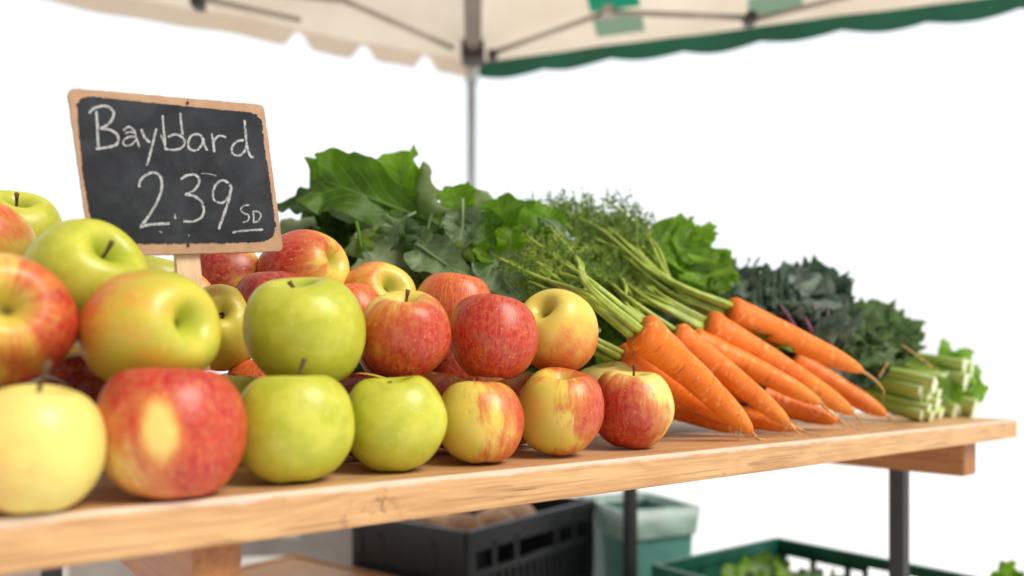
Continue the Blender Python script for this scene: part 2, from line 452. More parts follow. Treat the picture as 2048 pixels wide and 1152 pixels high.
# ------------------------------------------------------------------ wood
def wood_mat(name, light, dark, worn_glint=False, scale=1.0, crack=True):
    t = NT(name); co = t.objco(); x, y, z = t.sep(co)[0:3]
    g = t.comb(t.math('MULTIPLY', x, 2.2 * scale), t.math('MULTIPLY', y, 55 * scale), t.math('MULTIPLY', z, 55 * scale))
    warp = t.noise(t.comb(t.math('MULTIPLY', x, 3 * scale), t.math('MULTIPLY', y, 9 * scale), t.math('MULTIPLY', z, 9 * scale)), 1.0, 3)
    g = t.vmath('ADD', g, t.comb(0, t.math('MULTIPLY', warp, 6.0), t.math('MULTIPLY', warp, 6.0)))
    n1 = t.noise(g, 1.0, 5, 0.6)
    fine = t.noise(t.comb(t.math('MULTIPLY', x, 14 * scale), t.math('MULTIPLY', y, 300 * scale), t.math('MULTIPLY', z, 300 * scale)), 1.0, 3, 0.6)
    blot = t.noise(co, 5 * scale, 3)
    v = t.math('ADD', t.math('MULTIPLY', n1, 0.62), t.math('MULTIPLY', fine, 0.38))
    col = t.mix(t.step(v, 0.34, 0.64), dark, light)
    col = t.mix(t.step(blot, 0.35, 0.7, 0, 0.35), col, tuple(min(1, c * 1.12) for c in light))
    h = fine
    if crack:
        # short dark checks across and along the grain
        ck = t.noise(t.comb(t.math('MULTIPLY', x, 5), t.math('MULTIPLY', y, 140), t.math('MULTIPLY', z, 140)), 1.0, 4, 0.7)
        cm = t.math('MULTIPLY', t.step(ck, 0.60, 0.66), t.step(t.noise(co, 9, 2), 0.44, 0.56))
        kn = t.noise(t.comb(t.math('MULTIPLY', x, 60), t.math('MULTIPLY', y, 60), t.math('MULTIPLY', z, 34)), 1.0, 4, 0.75, 0.6)
        km = t.math('MULTIPLY', t.step(kn, 0.55, 0.64), t.step(t.noise(t.vmath('ADD', co, (3.3, 0, 0)), 6.5, 2), 0.55, 0.66))
        col = t.mix(t.math('MULTIPLY', cm, 0.75), col, (0.10, 0.045, 0.018))
        col = t.mix(t.math('MULTIPLY', km, 0.65), col, (0.13, 0.06, 0.025))
        h = t.math('SUBTRACT', fine, t.math('ADD', cm, km))
    ln = t.noise(t.comb(t.math('MULTIPLY', x, 7 * scale), t.math('MULTIPLY_ADD', warp, 5.0, t.math('MULTIPLY', y, 520 * scale)), t.math('MULTIPLY_ADD', warp, 5.0, t.math('MULTIPLY', z, 520 * scale))), 1.0, 2, 0.5)
    lm = t.step(ln, 0.56, 0.68)
    col = t.mix(t.math('MULTIPLY', lm, 0.45), col, tuple(c * 0.45 for c in dark))
    rough = t.step(blot, 0.2, 0.8, 0.42, 0.58)
    if worn_glint:
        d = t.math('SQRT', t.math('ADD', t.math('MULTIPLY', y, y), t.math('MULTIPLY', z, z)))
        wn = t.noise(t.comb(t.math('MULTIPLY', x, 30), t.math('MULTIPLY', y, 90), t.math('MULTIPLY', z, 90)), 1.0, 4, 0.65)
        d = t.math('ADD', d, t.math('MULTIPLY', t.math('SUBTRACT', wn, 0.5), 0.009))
        wm = t.step(d, 0.0020, 0.0055, 0.62, 0)  # worn pale edge, with its shining highlight painted into the colour
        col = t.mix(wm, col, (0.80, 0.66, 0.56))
    return t.done(t.bsdf(col, rough, t.bump(h, 0.4, 0.0008), 0.4))


W_TOP = wood_mat('table_wood', (0.65, 0.39, 0.18), (0.44, 0.225, 0.085), worn_glint=True)
W_BEAM = wood_mat('beam_wood', (0.40, 0.165, 0.055), (0.28, 0.105, 0.032), crack=False)
W_CRATE = wood_mat('crate_wood', (0.34, 0.175, 0.07), (0.22, 0.105, 0.04), crack=False)
W_STAKE = wood_mat('stake_wood', (0.80, 0.58, 0.38), (0.70, 0.46, 0.27), crack=False, scale=2)
IRON = simple_mat('black_iron', (0.018, 0.019, 0.021), 0.45, 0.3, 30)

# ------------------------------------------------------------------ table
RZ = math.atan2(UD.y, UD.x)
table = empty('market_table', CORNER, 'long light wooden trestle table with worn front edge and painted highlight carrying the produce', 'table', rz=RZ)
bm = bmesh.new()
L0 = -2.1
for k in range(5):
    v0, v1 = k * 0.17 + (0.0012 if k else 0), (k + 1) * 0.17 - 0.0012
    vs = []
    def prism(outline):
        a = [bm.verts.new((x, y, 0)) for x, y in outline]; b = [bm.verts.new((x, y, -0.029)) for x, y in outline]
        bm.faces.new(a); bm.faces.new(b[::-1])
        for i in range(len(a)):
            j = (i + 1) % len(a); bm.faces.new((a[j], a[i], b[i], b[j]))
    if k == 0:
        r = 0.014
        arc = [(-r + r * math.sin(q), v0 + r - r * math.cos(q)) for q in [math.pi / 2 * i / 6 for i in range(7)]]
        prism([(L0, v0)] + arc + [(0, v1), (L0, v1)])
    else:
        prism([(L0, v0), (0, v0), (0, v1), (L0, v1)])
bmesh.ops.bevel(bm, geom=[e for e in bm.edges if abs(e.verts[0].co.z - e.verts[1].co.z) < 1e-6], offset=0.0035, segments=3, affect='EDGES', profile=0.5)
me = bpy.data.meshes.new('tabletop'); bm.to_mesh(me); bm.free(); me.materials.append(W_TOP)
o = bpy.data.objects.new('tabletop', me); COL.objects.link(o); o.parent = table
for uc, wd in ((-0.14, 0.046), (-1.268, 0.030)):
    mb = MB()
    mb.box((0, 0, 0), (0.80, wd, 0.053))
    b = mb.build('crossbeam', W_BEAM, table, local=True, bevel=0.004)
    b.location = (uc, 0.42, -0.029 - 0.0265 - 0.0005); b.rotation_euler = (0, 0, math.pi / 2)
    for vv in (0.128, 0.725):
        mb = MB(); z0 = -0.0825; z1 = -TOP_Z
        mb.box((uc, vv, (z0 + z1) / 2), (0.024, 0.024, z0 - z1))
        mb.build('leg', IRON, table, local=True, bevel=0.002)
        mb = MB(); mb.box((uc, vv, -0.0845), (0.028, 0.07, 0.003))

# ------------------------------------------------------------------ chalkboard sign
BU = V((0.79429, 0.595126, 0.122177)); BN = -V((-0.59541, 0.80251, -0.03819)); BW = V((-0.12077, -0.04241, 0.99177))
BC = at(366.7, 351.1, 0.60)
BWID, BHGT = 0.14373, 0.12187
BM_ = Matrix((BU, -BN, BW)).transposed().to_4x4(); BM_.translation = BC
# local frame: x right, y into the board (front face at y = 0), z up


def onboard(px, py):
    """photo pixel -> (x, z) on the front face of the board"""
    d = V(((px - 1024) / F, 1, -(py - 746) / F)); o_ = V((0, 0, CAM_Z))
    t_ = (BC - o_).dot(BN) / d.dot(BN); q = o_ + d * t_ - BC
    return q.dot(BU), q.dot(BW)


t = NT('board_fibre'); co = t.objco()
n = t.noise(co, 60, 4); n2 = t.noise(co, 500, 3)
col = t.mix(t.step(n, 0.3, 0.7), (0.38, 0.225, 0.13), (0.47, 0.285, 0.17))
col = t.mix(t.step(n2, 0.62, 0.75, 0, 0.45), col, (0.28, 0.14, 0.07))
FIBRE = t.done(t.bsdf(col, 0.65, t.bump(n2, 0.2, 0.0004), 0.3))
t = NT('chalkboard_paint'); co = t.objco()
n = t.noise(co, 28, 5, 0.65, 0.5); sc = t.noise(t.vmath('MULTIPLY', co, (260, 1, 60)), 1.0, 4, 0.7)
col = t.mix(t.step(n, 0.35, 0.75), (0.012, 0.014, 0.018), (0.034, 0.038, 0.045))
col = t.mix(t.math('MULTIPLY', t.step(sc, 0.6, 0.8), 0.10), col, (0.4, 0.4, 0.42))
sp = t.noise(co, 1500, 2); col = t.mix(t.math('MULTIPLY', t.step(sp, 0.68, 0.76), t.step(n, 0.5, 0.7, 0.05, 0.35)), col, (0.5, 0.5, 0.5))
SLATE = t.done(t.bsdf(col, 0.72, t.bump(sp, 0.25, 0.0002), 0.25))
t = NT('chalk'); co = t.objco()
g = t.noise(co, 1900, 3, 0.7); g2 = t.noise(co, 300, 3, 0.6)
lx = t.sep(t.attr())
edge = t.step(lx[1], 0.45, 1.0, 0.0, 0.25)
al = t.step(t.math('SUBTRACT', t.math('ADD', t.math('MULTIPLY', g, 0.75), t.math('MULTIPLY', g2, 0.3)), edge), 0.42, 0.54)
tr = t.new('ShaderNodeBsdfTransparent')
mx = t.new('ShaderNodeMixShader'); t.put(mx.inputs[0], t.math('MULTIPLY', al, 0.9)); t.link(tr.outputs[0], mx.inputs[1])
t.link(t.bsdf((0.54, 0.54, 0.55), 0.95, None, 0.1), mx.inputs[2])
CHALK = t.done(mx.outputs[0])

sign = empty('price_sign', BC, 'small chalkboard price sign with handwritten letters on a wooden stake in the apples', 'price sign')
sign.matrix_world = BM_
TH = 0.0042


def slab(mb, outline, y0, y1, m=0):
    a = [mb.vert((x, y0, z)) for x, z in outline]; b = [mb.vert((x, y1, z)) for x, z in outline]
    mb.face(a, m); mb.face(b[::-1], m)
    for i in range(len(a)):
        j = (i + 1) % len(a); mb.face((a[j], a[i], b[i], b[j]), m)


hw, hh, r = BWID / 2, BHGT / 2, 0.005
ol = []
rr = random.Random(5)
for cx_, cz_, a0 in ((hw - r, hh - r, 0), (-hw + r, hh - r, 90), (-hw + r, -hh + r, 180), (hw - r, -hh + r, 270)):
    for i in range(6):
        q = math.radians(a0 + 18 * i); ol.append((cx_ + r * math.cos(q), cz_ + r * math.sin(q)))
dense = []
for i, p in enumerate(ol):
    q = ol[(i + 1) % len(ol)]; n = max(1, int(math.hypot(q[0] - p[0], q[1] - p[1]) / 0.003))
    for k in range(n):
        j = 0.00022
        dense.append((p[0] + (q[0] - p[0]) * k / n + rr.uniform(-j, j), p[1] + (q[1] - p[1]) * k / n + rr.uniform(-j, j)))
mb = MB(); slab(mb, dense[::-1], 0.0, TH); mb.build('backing_board', FIBRE, sign, smooth=False, local=True)

Z = lambda x, y: onboard(x / 2.56, 150 + y / 2.56)
pan = [(395, 150), (412, 122), (450, 109), (620, 128), (800, 145), (965, 162), (1130, 178), (1285, 192), (1315, 205), (1340, 232), (1345, 290),
       (1358, 400), (1380, 540), (1400, 680), (1412, 775), (1400, 825), (1365, 848), (1320, 856), (1200, 860), (1050, 862), (900, 864), (740, 866), (600, 862), (500, 850),
       (478, 800), (462, 730), (445, 640), (425, 500), (410, 370), (400, 250)]
dense = []
for i, p in enumerate(pan):
    q = pan[(i + 1) % len(pan)]; n = max(1, int(math.hypot(q[0] - p[0], q[1] - p[1]) / 7))
    for k in range(n):
        j = 4.0 if (p[0] > 1280 or p[1] > 780 or p[0] < 500) else 2.0
        dense.append(Z(p[0] + (q[0] - p[0]) * k / n + rr.uniform(-j, j), p[1] + (q[1] - p[1]) * k / n + rr.uniform(-j, j)))
mb = MB(); slab(mb, dense, -0.0003, 0.0008); mb.build('chalkboard_panel', SLATE, sign, smooth=False, local=True)

S = [  # chalk strokes (width, points)
    (18, [(492, 185), (497, 250), (500, 320), (504, 380)]), (17, [(455, 197), (480, 173), (520, 160), (555, 165), (580, 190), (575, 225), (550, 255), (512, 276)]),
    (17, [(512, 276), (560, 282), (598, 305), (606, 335), (590, 360), (545, 372), (488, 380)]),
    (13, [(630, 285), (658, 266), (685, 285), (697, 325), (714, 370)]), (12, [(694, 318), (658, 318), (630, 340), (640, 362), (672, 358), (694, 335)]), (10, [(640, 300), (668, 292), (690, 300)]),
    (15, [(722, 278), (740, 320), (766, 347)]), (15, [(800, 275), (784, 340), (768, 405), (750, 465)]),
    (14, [(832, 207), (836, 270), (842, 330), (846, 385)]), (8, [(822, 305), (838, 350), (850, 382)]),
    (14, [(922, 195), (926, 250), (934, 310)]), (14, [(858, 318), (895, 306), (930, 318), (945, 345), (930, 372), (890, 385), (845, 380)]),
    (15, [(1015, 305), (985, 308), (965, 335), (965, 372), (990, 388), (1020, 375), (1038, 345), (1030, 315), (1010, 303)]), (15, [(1040, 325), (1045, 360), (1062, 388)]),
    (15, [(1082, 300), (1090, 345), (1096, 397)]), (14, [(1092, 345), (1110, 318), (1132, 312), (1155, 322)]),
    (15, [(1250, 335), (1215, 340), (1188, 368), (1190, 402), (1218, 415), (1248, 395), (1262, 360)]), (16, [(1250, 230), (1256, 300), (1264, 370), (1280, 415), (1298, 425)]),
    (17, [(712, 578), (716, 545), (745, 515), (785, 500), (818, 520), (828, 565), (818, 615), (790, 675), (755, 730), (716, 782)]), (18, [(714, 782), (760, 768), (815, 764), (868, 762)]),
    (11, [(893, 712), (896, 738)]),
    (16, [(924, 536), (955, 516), (995, 512), (1018, 535), (1010, 570), (980, 600), (945, 614)]), (16, [(945, 614), (990, 620), (1028, 648), (1042, 690), (1030, 728), (990, 750), (938, 750)]),
    (15, [(1172, 556), (1140, 540), (1108, 558), (1088, 605), (1098, 645), (1135, 655), (1165, 630), (1182, 590), (1176, 560)]), (17, [(1184, 570), (1170, 640), (1145, 715), (1118, 792)]),
    (10, [(1275, 666), (1245, 672), (1230, 692), (1248, 708), (1272, 720), (1268, 745), (1240, 757)]),
    (10, [(1295, 702), (1297, 730), (1296, 756)]), (10, [(1290, 700), (1322, 702), (1334, 722), (1320, 748), (1294, 757)]),
    (13, [(1188, 808), (1230, 800), (1290, 795), (1345, 793)]), (5, [(1030, 505), (1070, 508), (1105, 518)]), (8, [(962, 818), (968, 826)]), (5, [(815, 802), (828, 808)]),
]
mb = MB()
for si, (w_, pts) in enumerate(S):
    P2 = spline([V((x, y, 0)) for x, y in pts], 10 * len(pts))
    rows = []; ar = []; n = len(P2)
    for i, p in enumerate(P2):
        tg = (P2[min(i + 1, n - 1)] - P2[max(i - 1, 0)]).normalized(); nn = V((-tg.y, tg.x, 0))
        wv = w_ * 0.62 * (0.92 + 0.25 * noise.noise(V((i * 0.25, si * 3.3, 0))))
        if i in (0, n - 1): wv *= 0.6
        row = []; a_ = []
        for k in (-1, -0.5, 0, 0.5, 1):
            q = p + nn * (wv * k) + V((rr.uniform(-.7, .7), rr.uniform(-.7, .7), 0)) * (abs(k) == 1)
            x, z = Z(q.x, q.y); row.append((x, -0.0006 - 0.00001 * si, z)); a_.append((i / n, abs(k), 0))
        rows.append(row); ar.append(a_)
    mb.grid(rows, ar)
mb.build('lettering', CHALK, sign, local=True)
for px, py in ((375, 206), (376, 491)):
    x, z = onboard(px, py); mb = MB()
    mb.tube([(x, -0.0011, z), (x, 0.001, z)], [0.0011, 0.0011], 10); mb.build('nail', IRON, sign, local=True)
mb = MB()
x0, z0 = onboard(376, 480); x1, z1 = onboard(386, 640)
ww = 0.0092
for (xa, za), (xb, zb) in (((x0, z0), (x1, z1 - 0.04)),):
    b = len(mb.v)
    for x, z in ((xa, za), (xb, zb)):
        for dx, dy in ((-ww, TH + 0.0003), (ww, TH + 0.0003), (ww, TH + 0.0073), (-ww, TH + 0.0073)): mb.vert((x + dx, dy, z))
    for q in ((0, 1, 2, 3), (7, 6, 5, 4), (0, 4, 5, 1), (1, 5, 6, 2), (2, 6, 7, 3), (3, 7, 4, 0)): mb.face([b + k for k in q])
# grain runs along the stake: give the stake its own frame with x down its length
stk = mb.build('stake', W_STAKE, None, smooth=False, local=True, bevel=0.0007)
rot = Matrix.Rotation(math.pi / 2, 4, 'Y')
stk.data.transform(rot.inverted()); stk.parent = sign; stk.matrix_local = rot

# ------------------------------------------------------------------ leaves
def leaf_mat(name, top, under, vein, trans=0.35, rough=0.42, veins=7.0, vslope=2.6, var=0.3, sheen=0.5):
    t = NT(name); s_, tt, ww_ = t.sep(t.attr())[0:3]; co = t.objco()
    at_ = t.math('ABSOLUTE', tt)
    n = t.noise(co, 34, 3); nf = t.noise(co, 160, 3)
    midr = t.step(at_, 0.02, 0.075, 1, 0)
    f = t.math('FRACT', t.math('SUBTRACT', t.math('MULTIPLY', s_, veins), t.math('MULTIPLY', at_, vslope)))
    dv = t.math('ABSOLUTE', t.math('SUBTRACT', f, 0.5))
    side = t.math('MULTIPLY', t.step(dv, 0.04, 0.13, 1, 0), t.step(at_, 0.5, 0.98, 1, 0))
    vo = t.new('ShaderNodeTexVoronoi', feature='DISTANCE_TO_EDGE'); vo.inputs['Scale'].default_value = 190; t.link(co, vo.inputs['Vector'])
    net = t.step(vo.outputs['Distance'], 0.0, 0.16, 1, 0)
    vn = t.math('MAXIMUM', midr, t.math('MULTIPLY', side, 0.8))
    vn = t.math('MAXIMUM', vn, t.math('MULTIPLY', net, 0.18))
    lo = tuple(c * (1 - var) for c in top); hi = tuple(min(1, c * (1 + var)) for c in top)
    ct = t.mix(t.step(n, 0.3, 0.7), lo, hi)
    cu = t.mix(t.step(nf, 0.3, 0.7), tuple(c * 0.85 for c in under), under)
    bf = t.new('ShaderNodeNewGeometry').outputs['Backfacing']
    col = t.mix(bf, ct, cu)
    col = t.mix(t.math('MULTIPLY', vn, 0.75), col, vein)
    h = t.math('ADD', t.math('MULTIPLY', vn, -1.0), t.math('MULTIPLY', nf, 0.4))
    nb = t.bump(h, 0.35, 0.0012)
    p = t.bsdf(col, rough, nb, sheen * 0.6)
    tr = t.new('ShaderNodeBsdfTranslucent'); t.link(t.mix(0.5, col, tuple(min(1, c * 2.2) for c in top)), tr.inputs[0]); t.link(nb, tr.inputs['Normal'])
    mx = t.new('ShaderNodeMixShader'); mx.inputs[0].default_value = trans
    t.link(p, mx.inputs[1]); t.link(tr.outputs[0], mx.inputs[2])
    return t.done(mx.outputs[0])


G_COL = leaf_mat('collard_leaf', (0.070, 0.165, 0.008), (0.22, 0.29, 0.11), (0.20, 0.33, 0.06), 0.50)
G_DRK = leaf_mat('dark_collard_leaf', (0.020, 0.060, 0.005), (0.075, 0.125, 0.04), (0.12, 0.22, 0.05), 0.35)  # dark green, deepened to put the shade inside the heap into the colour
G_BLU = leaf_mat('blue_green_leaf', (0.135, 0.21, 0.09), (0.25, 0.33, 0.17), (0.27, 0.38, 0.18), 0.28)
G_BRT = leaf_mat('bright_leaf', (0.115, 0.255, 0.006), (0.22, 0.34, 0.04), (0.28, 0.44, 0.05), 0.55)
G_LET = leaf_mat('lettuce_leaf', (0.15, 0.30, 0.014), (0.30, 0.44, 0.08), (0.40, 0.54, 0.18), 0.52, 0.35)
G_KAL = leaf_mat('kale_leaf', (0.080, 0.135, 0.085), (0.19, 0.23, 0.185), (0.20, 0.24, 0.18), 0.25, 0.42)
G_KA2 = leaf_mat('kale_leaf_green', (0.125, 0.205, 0.075), (0.21, 0.28, 0.14), (0.22, 0.31, 0.12), 0.28, 0.42)
def frond_mat(name, color):
    t = NT(name); n = t.noise(t.objco(), 60, 3)
    col = t.mix(t.step(n, .3, .7), tuple(c * .65 for c in color), tuple(c * 1.35 for c in color))
    tr = t.new('ShaderNodeBsdfTranslucent'); t.link(col, tr.inputs[0])
    mx = t.new('ShaderNodeMixShader'); mx.inputs[0].default_value = 0.4
    t.link(t.bsdf(col, 0.55, None, 0.25), mx.inputs[1]); t.link(tr.outputs[0], mx.inputs[2])
    return t.done(mx.outputs[0])
G_FERN = frond_mat('carrot_frond', (0.26, 0.36, 0.045))
G_FERN2 = frond_mat('carrot_frond_dark', (0.13, 0.22, 0.03))
G_STK = simple_mat('carrot_stalk', (0.33, 0.42, 0.055), 0.42, 0.3, 40)
PURP = simple_mat('purple_stalk', (0.17, 0.05, 0.10), 0.45, 0.3, 60)


def leaf(parent, pts, width, facing, mat, shape='ovate', ruf=0.10, freq=4.0, cup=0.15, seed=0, nu=26, nv=14, fold=0.0, petiole=0.0, jag=0.0, name='leaf', pet_mat=None):
    """blade along the midrib pts; facing: where its upper side looks"""
    rnd = random.Random(seed); mid = spline(pts, nu); n = nu
    ph = rnd.uniform(0, 6.28); ph2 = rnd.uniform(0, 6.28); fr = freq * rnd.uniform(0.85, 1.15)
    rows = []; ar = []; facing = V(facing).normalized()
    so = V((seed * 0.77, seed * 1.91, 0))
    for i in range(n):
        s_ = i / (n - 1)
        tg = (mid[min(i + 1, n - 1)] - mid[max(i - 1, 0)]).normalized()
        side = tg.cross(facing)
        if side.length < 1e-3: side = tg.orthogonal()
        side.normalize(); nrm = side.cross(tg)
        if shape == 'ovate': w = math.sin(math.pi * min(1, s_ ** 0.75)) ** 0.75
        elif shape == 'round': w = math.sqrt(max(0, 1 - (2 * s_ - 1) ** 2)) ** 0.8
        elif shape == 'heart': w = (math.sin(math.pi * s_ ** 0.55)) ** 0.85
        else: w = sm(0, 0.5, s_) * (1 - sm(0.86, 1.0, s_) * 0.6) + 0.06
        w = max(w, 0.015)
        row = []; a_ = []
        for j in range(nv):
            t_ = -1 + 2 * j / (nv - 1); e = abs(t_); sg = 1 if t_ > 0 else -1
            wl = width * 0.5 * w * (1 + 0.13 * math.sin(s_ * 13 + ph + sg) * e + jag * noise.noise(V((s_ * 26, sg * 5, seed))) * e)
            ang = t_ * fold
            q = mid[i] + side * (wl * t_ * math.cos(ang)) + nrm * (wl * e * math.sin(abs(ang)) + cup * wl * e * e)
            rz = math.sin(fr * 6.283 * s_ + ph * sg) + 0.5 * math.sin(fr * 2.3 * 6.283 * s_ + ph2 + sg)
            q += nrm * (ruf * width * 0.5 * e ** 1.8 * rz * (0.35 + w * 0.65))
            q += tg * (ruf * width * 0.3 * e ** 2 * math.cos(fr * 6.283 * s_ + ph2 * sg))
            q += nrm * (0.11 * width * noise.noise(q * 22 + so) + 0.035 * width * noise.noise(q * 75 + so))
            row.append(q); a_.append((s_, t_, w))
        rows.append(row); ar.append(a_)
    mb = MB(); mb.grid(rows, ar)
    mats = [mat]
    if petiole:
        back = mid[0] - (mid[1] - mid[0]).normalized() * petiole
        back += V((0, 0, -petiole * 0.25))
        m_i = 0
        if pet_mat: mats.append(pet_mat); m_i = 1
        k = max(2, int(n * 0.7))
        if not pet_mat: pass
        pl = spline([back, (back + mid[0]) / 2] + [mid[0]] + [mid[i] for i in range(2, k, 4)], 14)
        mb.tube(pl, [width * 0.045 * (1 - 0.8 * i / 13) + 0.0006 for i in range(14)], 7, attr=lambda a, b: (a, 0.0, 0.5), m=m_i)
    return mb.build(name, mats, parent)


def PL(*a):  # list of (px, py, d)
    return [at(*p) for p in a]


CAMF = (0.0, -1.0, 0.35)
b1 = empty('leafy_greens_bunch', tab(-0.95, 0.42), 'big bunch of dark broad leafy greens piled up behind the apples and chalkboard', 'leafy greens')
HERO = [  # midrib, width(m), facing, material, shape, ruffle, cup, fold, petiole
    (PL((850, 440, .96), (735, 395, .94), (650, 365, .95), (618, 372, .97)), 0.080, (0.05, -1, 0.15), G_COL, 'round', 0.13, 0.2, 0.1, 0.05),
    (PL((835, 440, .97), (815, 380, .98), (800, 335, 1.0), (800, 300, 1.02)), 0.060, (-0.25, -0.9, 0.1), G_BRT, 'round', 0.12, 0.15, 0.1, 0.05),
    (PL((848, 325, .98), (838, 375, .95), (862, 412, .93), (922, 430, .93)), 0.034, (0.5, 0.8, -0.4), G_COL, 'ovate', 0.08, 0.2, 0.3, 0),
    (PL((925, 440, .95), (918, 412, .95), (910, 390, .96), (905, 372, .97)), 0.048, (0.0, -0.9, 0.3), G_BRT, 'round', 0.12, 0.15, 0.1, 0.03),
    (PL((745, 455, .98), (660, 425, .98), (600, 408, .99), (540, 412, 1.0)), 0.062, (0.0, -0.75, 0.7), G_DRK, 'ovate', 0.10, 0.2, 0.1, 0.03),
    (PL((835, 455, .93), (780, 478, .91), (730, 492, .90), (684, 505, .90)), 0.045, (-0.3, 0.9, 0.05), G_COL, 'ovate', 0.08, 0.15, 0.1, 0),
    (PL((830, 440, .93), (770, 505, .90), (740, 530, .89), (700, 542, .89)), 0.050, (-0.1, 0.85, -0.3), G_BLU, 'ovate', 0.08, 0.1, 0.1, 0),
    (PL((815, 478, .91), (850, 500, .895), (895, 530, .885), (955, 552, .88)), 0.052, (-0.3, -0.8, 0.4), G_BLU, 'ovate', 0.08, 0.12, 0.1, 0.03),
    (PL((925, 418, .92), (925, 455, .91), (918, 490, .90), (905, 522, .895)), 0.048, (-0.2, -0.95, 0.1), G_BLU, 'heart', 0.08, 0.12, 0.25, 0.02),
    (PL((938, 425, .93), (952, 460, .925), (966, 495, .92), (985, 525, .915)), 0.034, (0.4, -0.9, 0.1), G_BLU, 'ovate', 0.08, 0.12, 0.35, 0),
    (PL((990, 520, .90), (1005, 552, .88), (1025, 578, .87), (1055, 605, .865)), 0.060, (-0.1, -0.95, 0.3), G_BLU, 'heart', 0.08, 0.12, 0.15, 0.04),
    (PL((975, 545, .89), (985, 570, .88), (1000, 592, .87), (1005, 612, .865)), 0.035, (-0.3, -0.95, 0.2), G_BLU, 'ovate', 0.08, 0.12, 0.2, 0.0),
    (PL((985, 500, .92), (970, 480, .91), (960, 465, .91), (945, 455, .91)), 0.034, (0.1, -0.9, 0.5), G_COL, 'round', 0.10, 0.15, 0.2, 0.02),
    (PL((1010, 520, .91), (1018, 495, .90), (1020, 475, .90), (1022, 458, .905)), 0.036, (0.1, -0.95, 0.2), G_BRT, 'round', 0.10, 0.2, 0.3, 0.02),
    (PL((990, 520, .91), (975, 515, .895), (962, 505, .89), (950, 495, .89)), 0.026, (0.1, -0.9, 0.4), G_BRT, 'round', 0.10, 0.2, 0.3, 0.02),
]
for i, (pts, w, fc, m, shp, ruf, cup, fold, pet) in enumerate(HERO):
    leaf(b1, pts, w, fc, m, shp, ruf * 1.5, 3.0, cup * 1.5, 100 + i, 40, 20, fold, pet)
rn = random.Random(5)
for i in range(8):   # smaller crinkled leaves on the front of the heap
    x = rn.uniform(690, 985); y = rn.uniform(440, 560); d = rn.uniform(.89, .94); L = rn.uniform(.035, .06)
    a = rn.uniform(-2.6, -0.5); dr = V((math.cos(a), -0.2, math.sin(a) * .8)).normalized(); p0 = at(x, y, d) - dr * L * .5
    leaf(b1, [p0, p0 + dr * L * .5 + V((0, -.006, .004)), p0 + dr * L], L * rn.uniform(.7, .95), V((rn.uniform(-.5, .5), -.9, rn.uniform(-.1, .7))) * (1 if rn.random() < .6 else -1), rn.choice((G_COL, G_DRK, G_BLU, G_BRT)), rn.choice(('heart', 'round')), 0.22, 3, 0.25, 150 + i, 24, 14, .2, .02)
rn = random.Random(21)
for i in range(52):
    x = rn.uniform(600, 1010); fx = (x - 560) / 480
    ytop = 415 + 40 * abs(fx - 0.5) + (60 if x > 930 else 0)
    y = ytop + (rn.random() ** 0.8) * (600 - ytop)
    d = rn.uniform(0.955, 1.10)
    base = at(830 + rn.uniform(-90, 90), min(600, y + rn.uniform(-30, 50)), d + 0.03)
    L = rn.uniform(0.07, 0.12); a = rn.uniform(0, 6.28)
    dr = V((math.cos(a), -abs(math.sin(a)) * 0.35, rn.uniform(-0.55, 0.4))).normalized()
    p0 = at(x, y, d) - dr * L * 0.5
    pts = [p0, p0 + dr * L * 0.5 + V((0, 0, 0.008)), p0 + dr * L]
    fc = V((rn.uniform(-.6, .6), -0.8, rn.uniform(-0.2, 1.0))) * (1 if rn.random() < 0.72 else -1)
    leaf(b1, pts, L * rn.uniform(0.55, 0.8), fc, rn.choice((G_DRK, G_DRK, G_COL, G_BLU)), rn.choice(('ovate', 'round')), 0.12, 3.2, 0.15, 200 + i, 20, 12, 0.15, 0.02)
for i in range(24):  # dark leaves added so the gaps between the apples go black
    x = rn.uniform(560, 1120); d = rn.uniform(0.98, 1.06); y = rn.uniform(600, 775)
    L = rn.uniform(0.08, 0.12); a = rn.uniform(0, 6.28)
    dr = V((math.cos(a), -abs(math.sin(a)) * 0.2, rn.uniform(-0.5, 0.5))).normalized()
    p0 = at(x, y, d); p0.z = max(p0.z, TOP_Z + 0.04); p0 -= dr * L * 0.5
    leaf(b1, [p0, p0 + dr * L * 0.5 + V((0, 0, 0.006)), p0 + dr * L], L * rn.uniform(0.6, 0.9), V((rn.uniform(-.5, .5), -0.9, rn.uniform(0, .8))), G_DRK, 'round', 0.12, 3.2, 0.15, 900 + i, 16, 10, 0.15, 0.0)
# long stalks of the bunch lying under the leaves
for i in range(9):
    p = PL((700 + i * 35, 590 - (i % 3) * 18, 1.0), (800 + i * 25, 540 - (i % 4) * 15, .99), (880 + i * 12, 490 - i * 6, .98))
    mb = MB(); mb.tube(spline(p, 12), [0.004 - 0.0002 * k for k in range(12)], 8); mb.build('stalk', G_STK, b1)

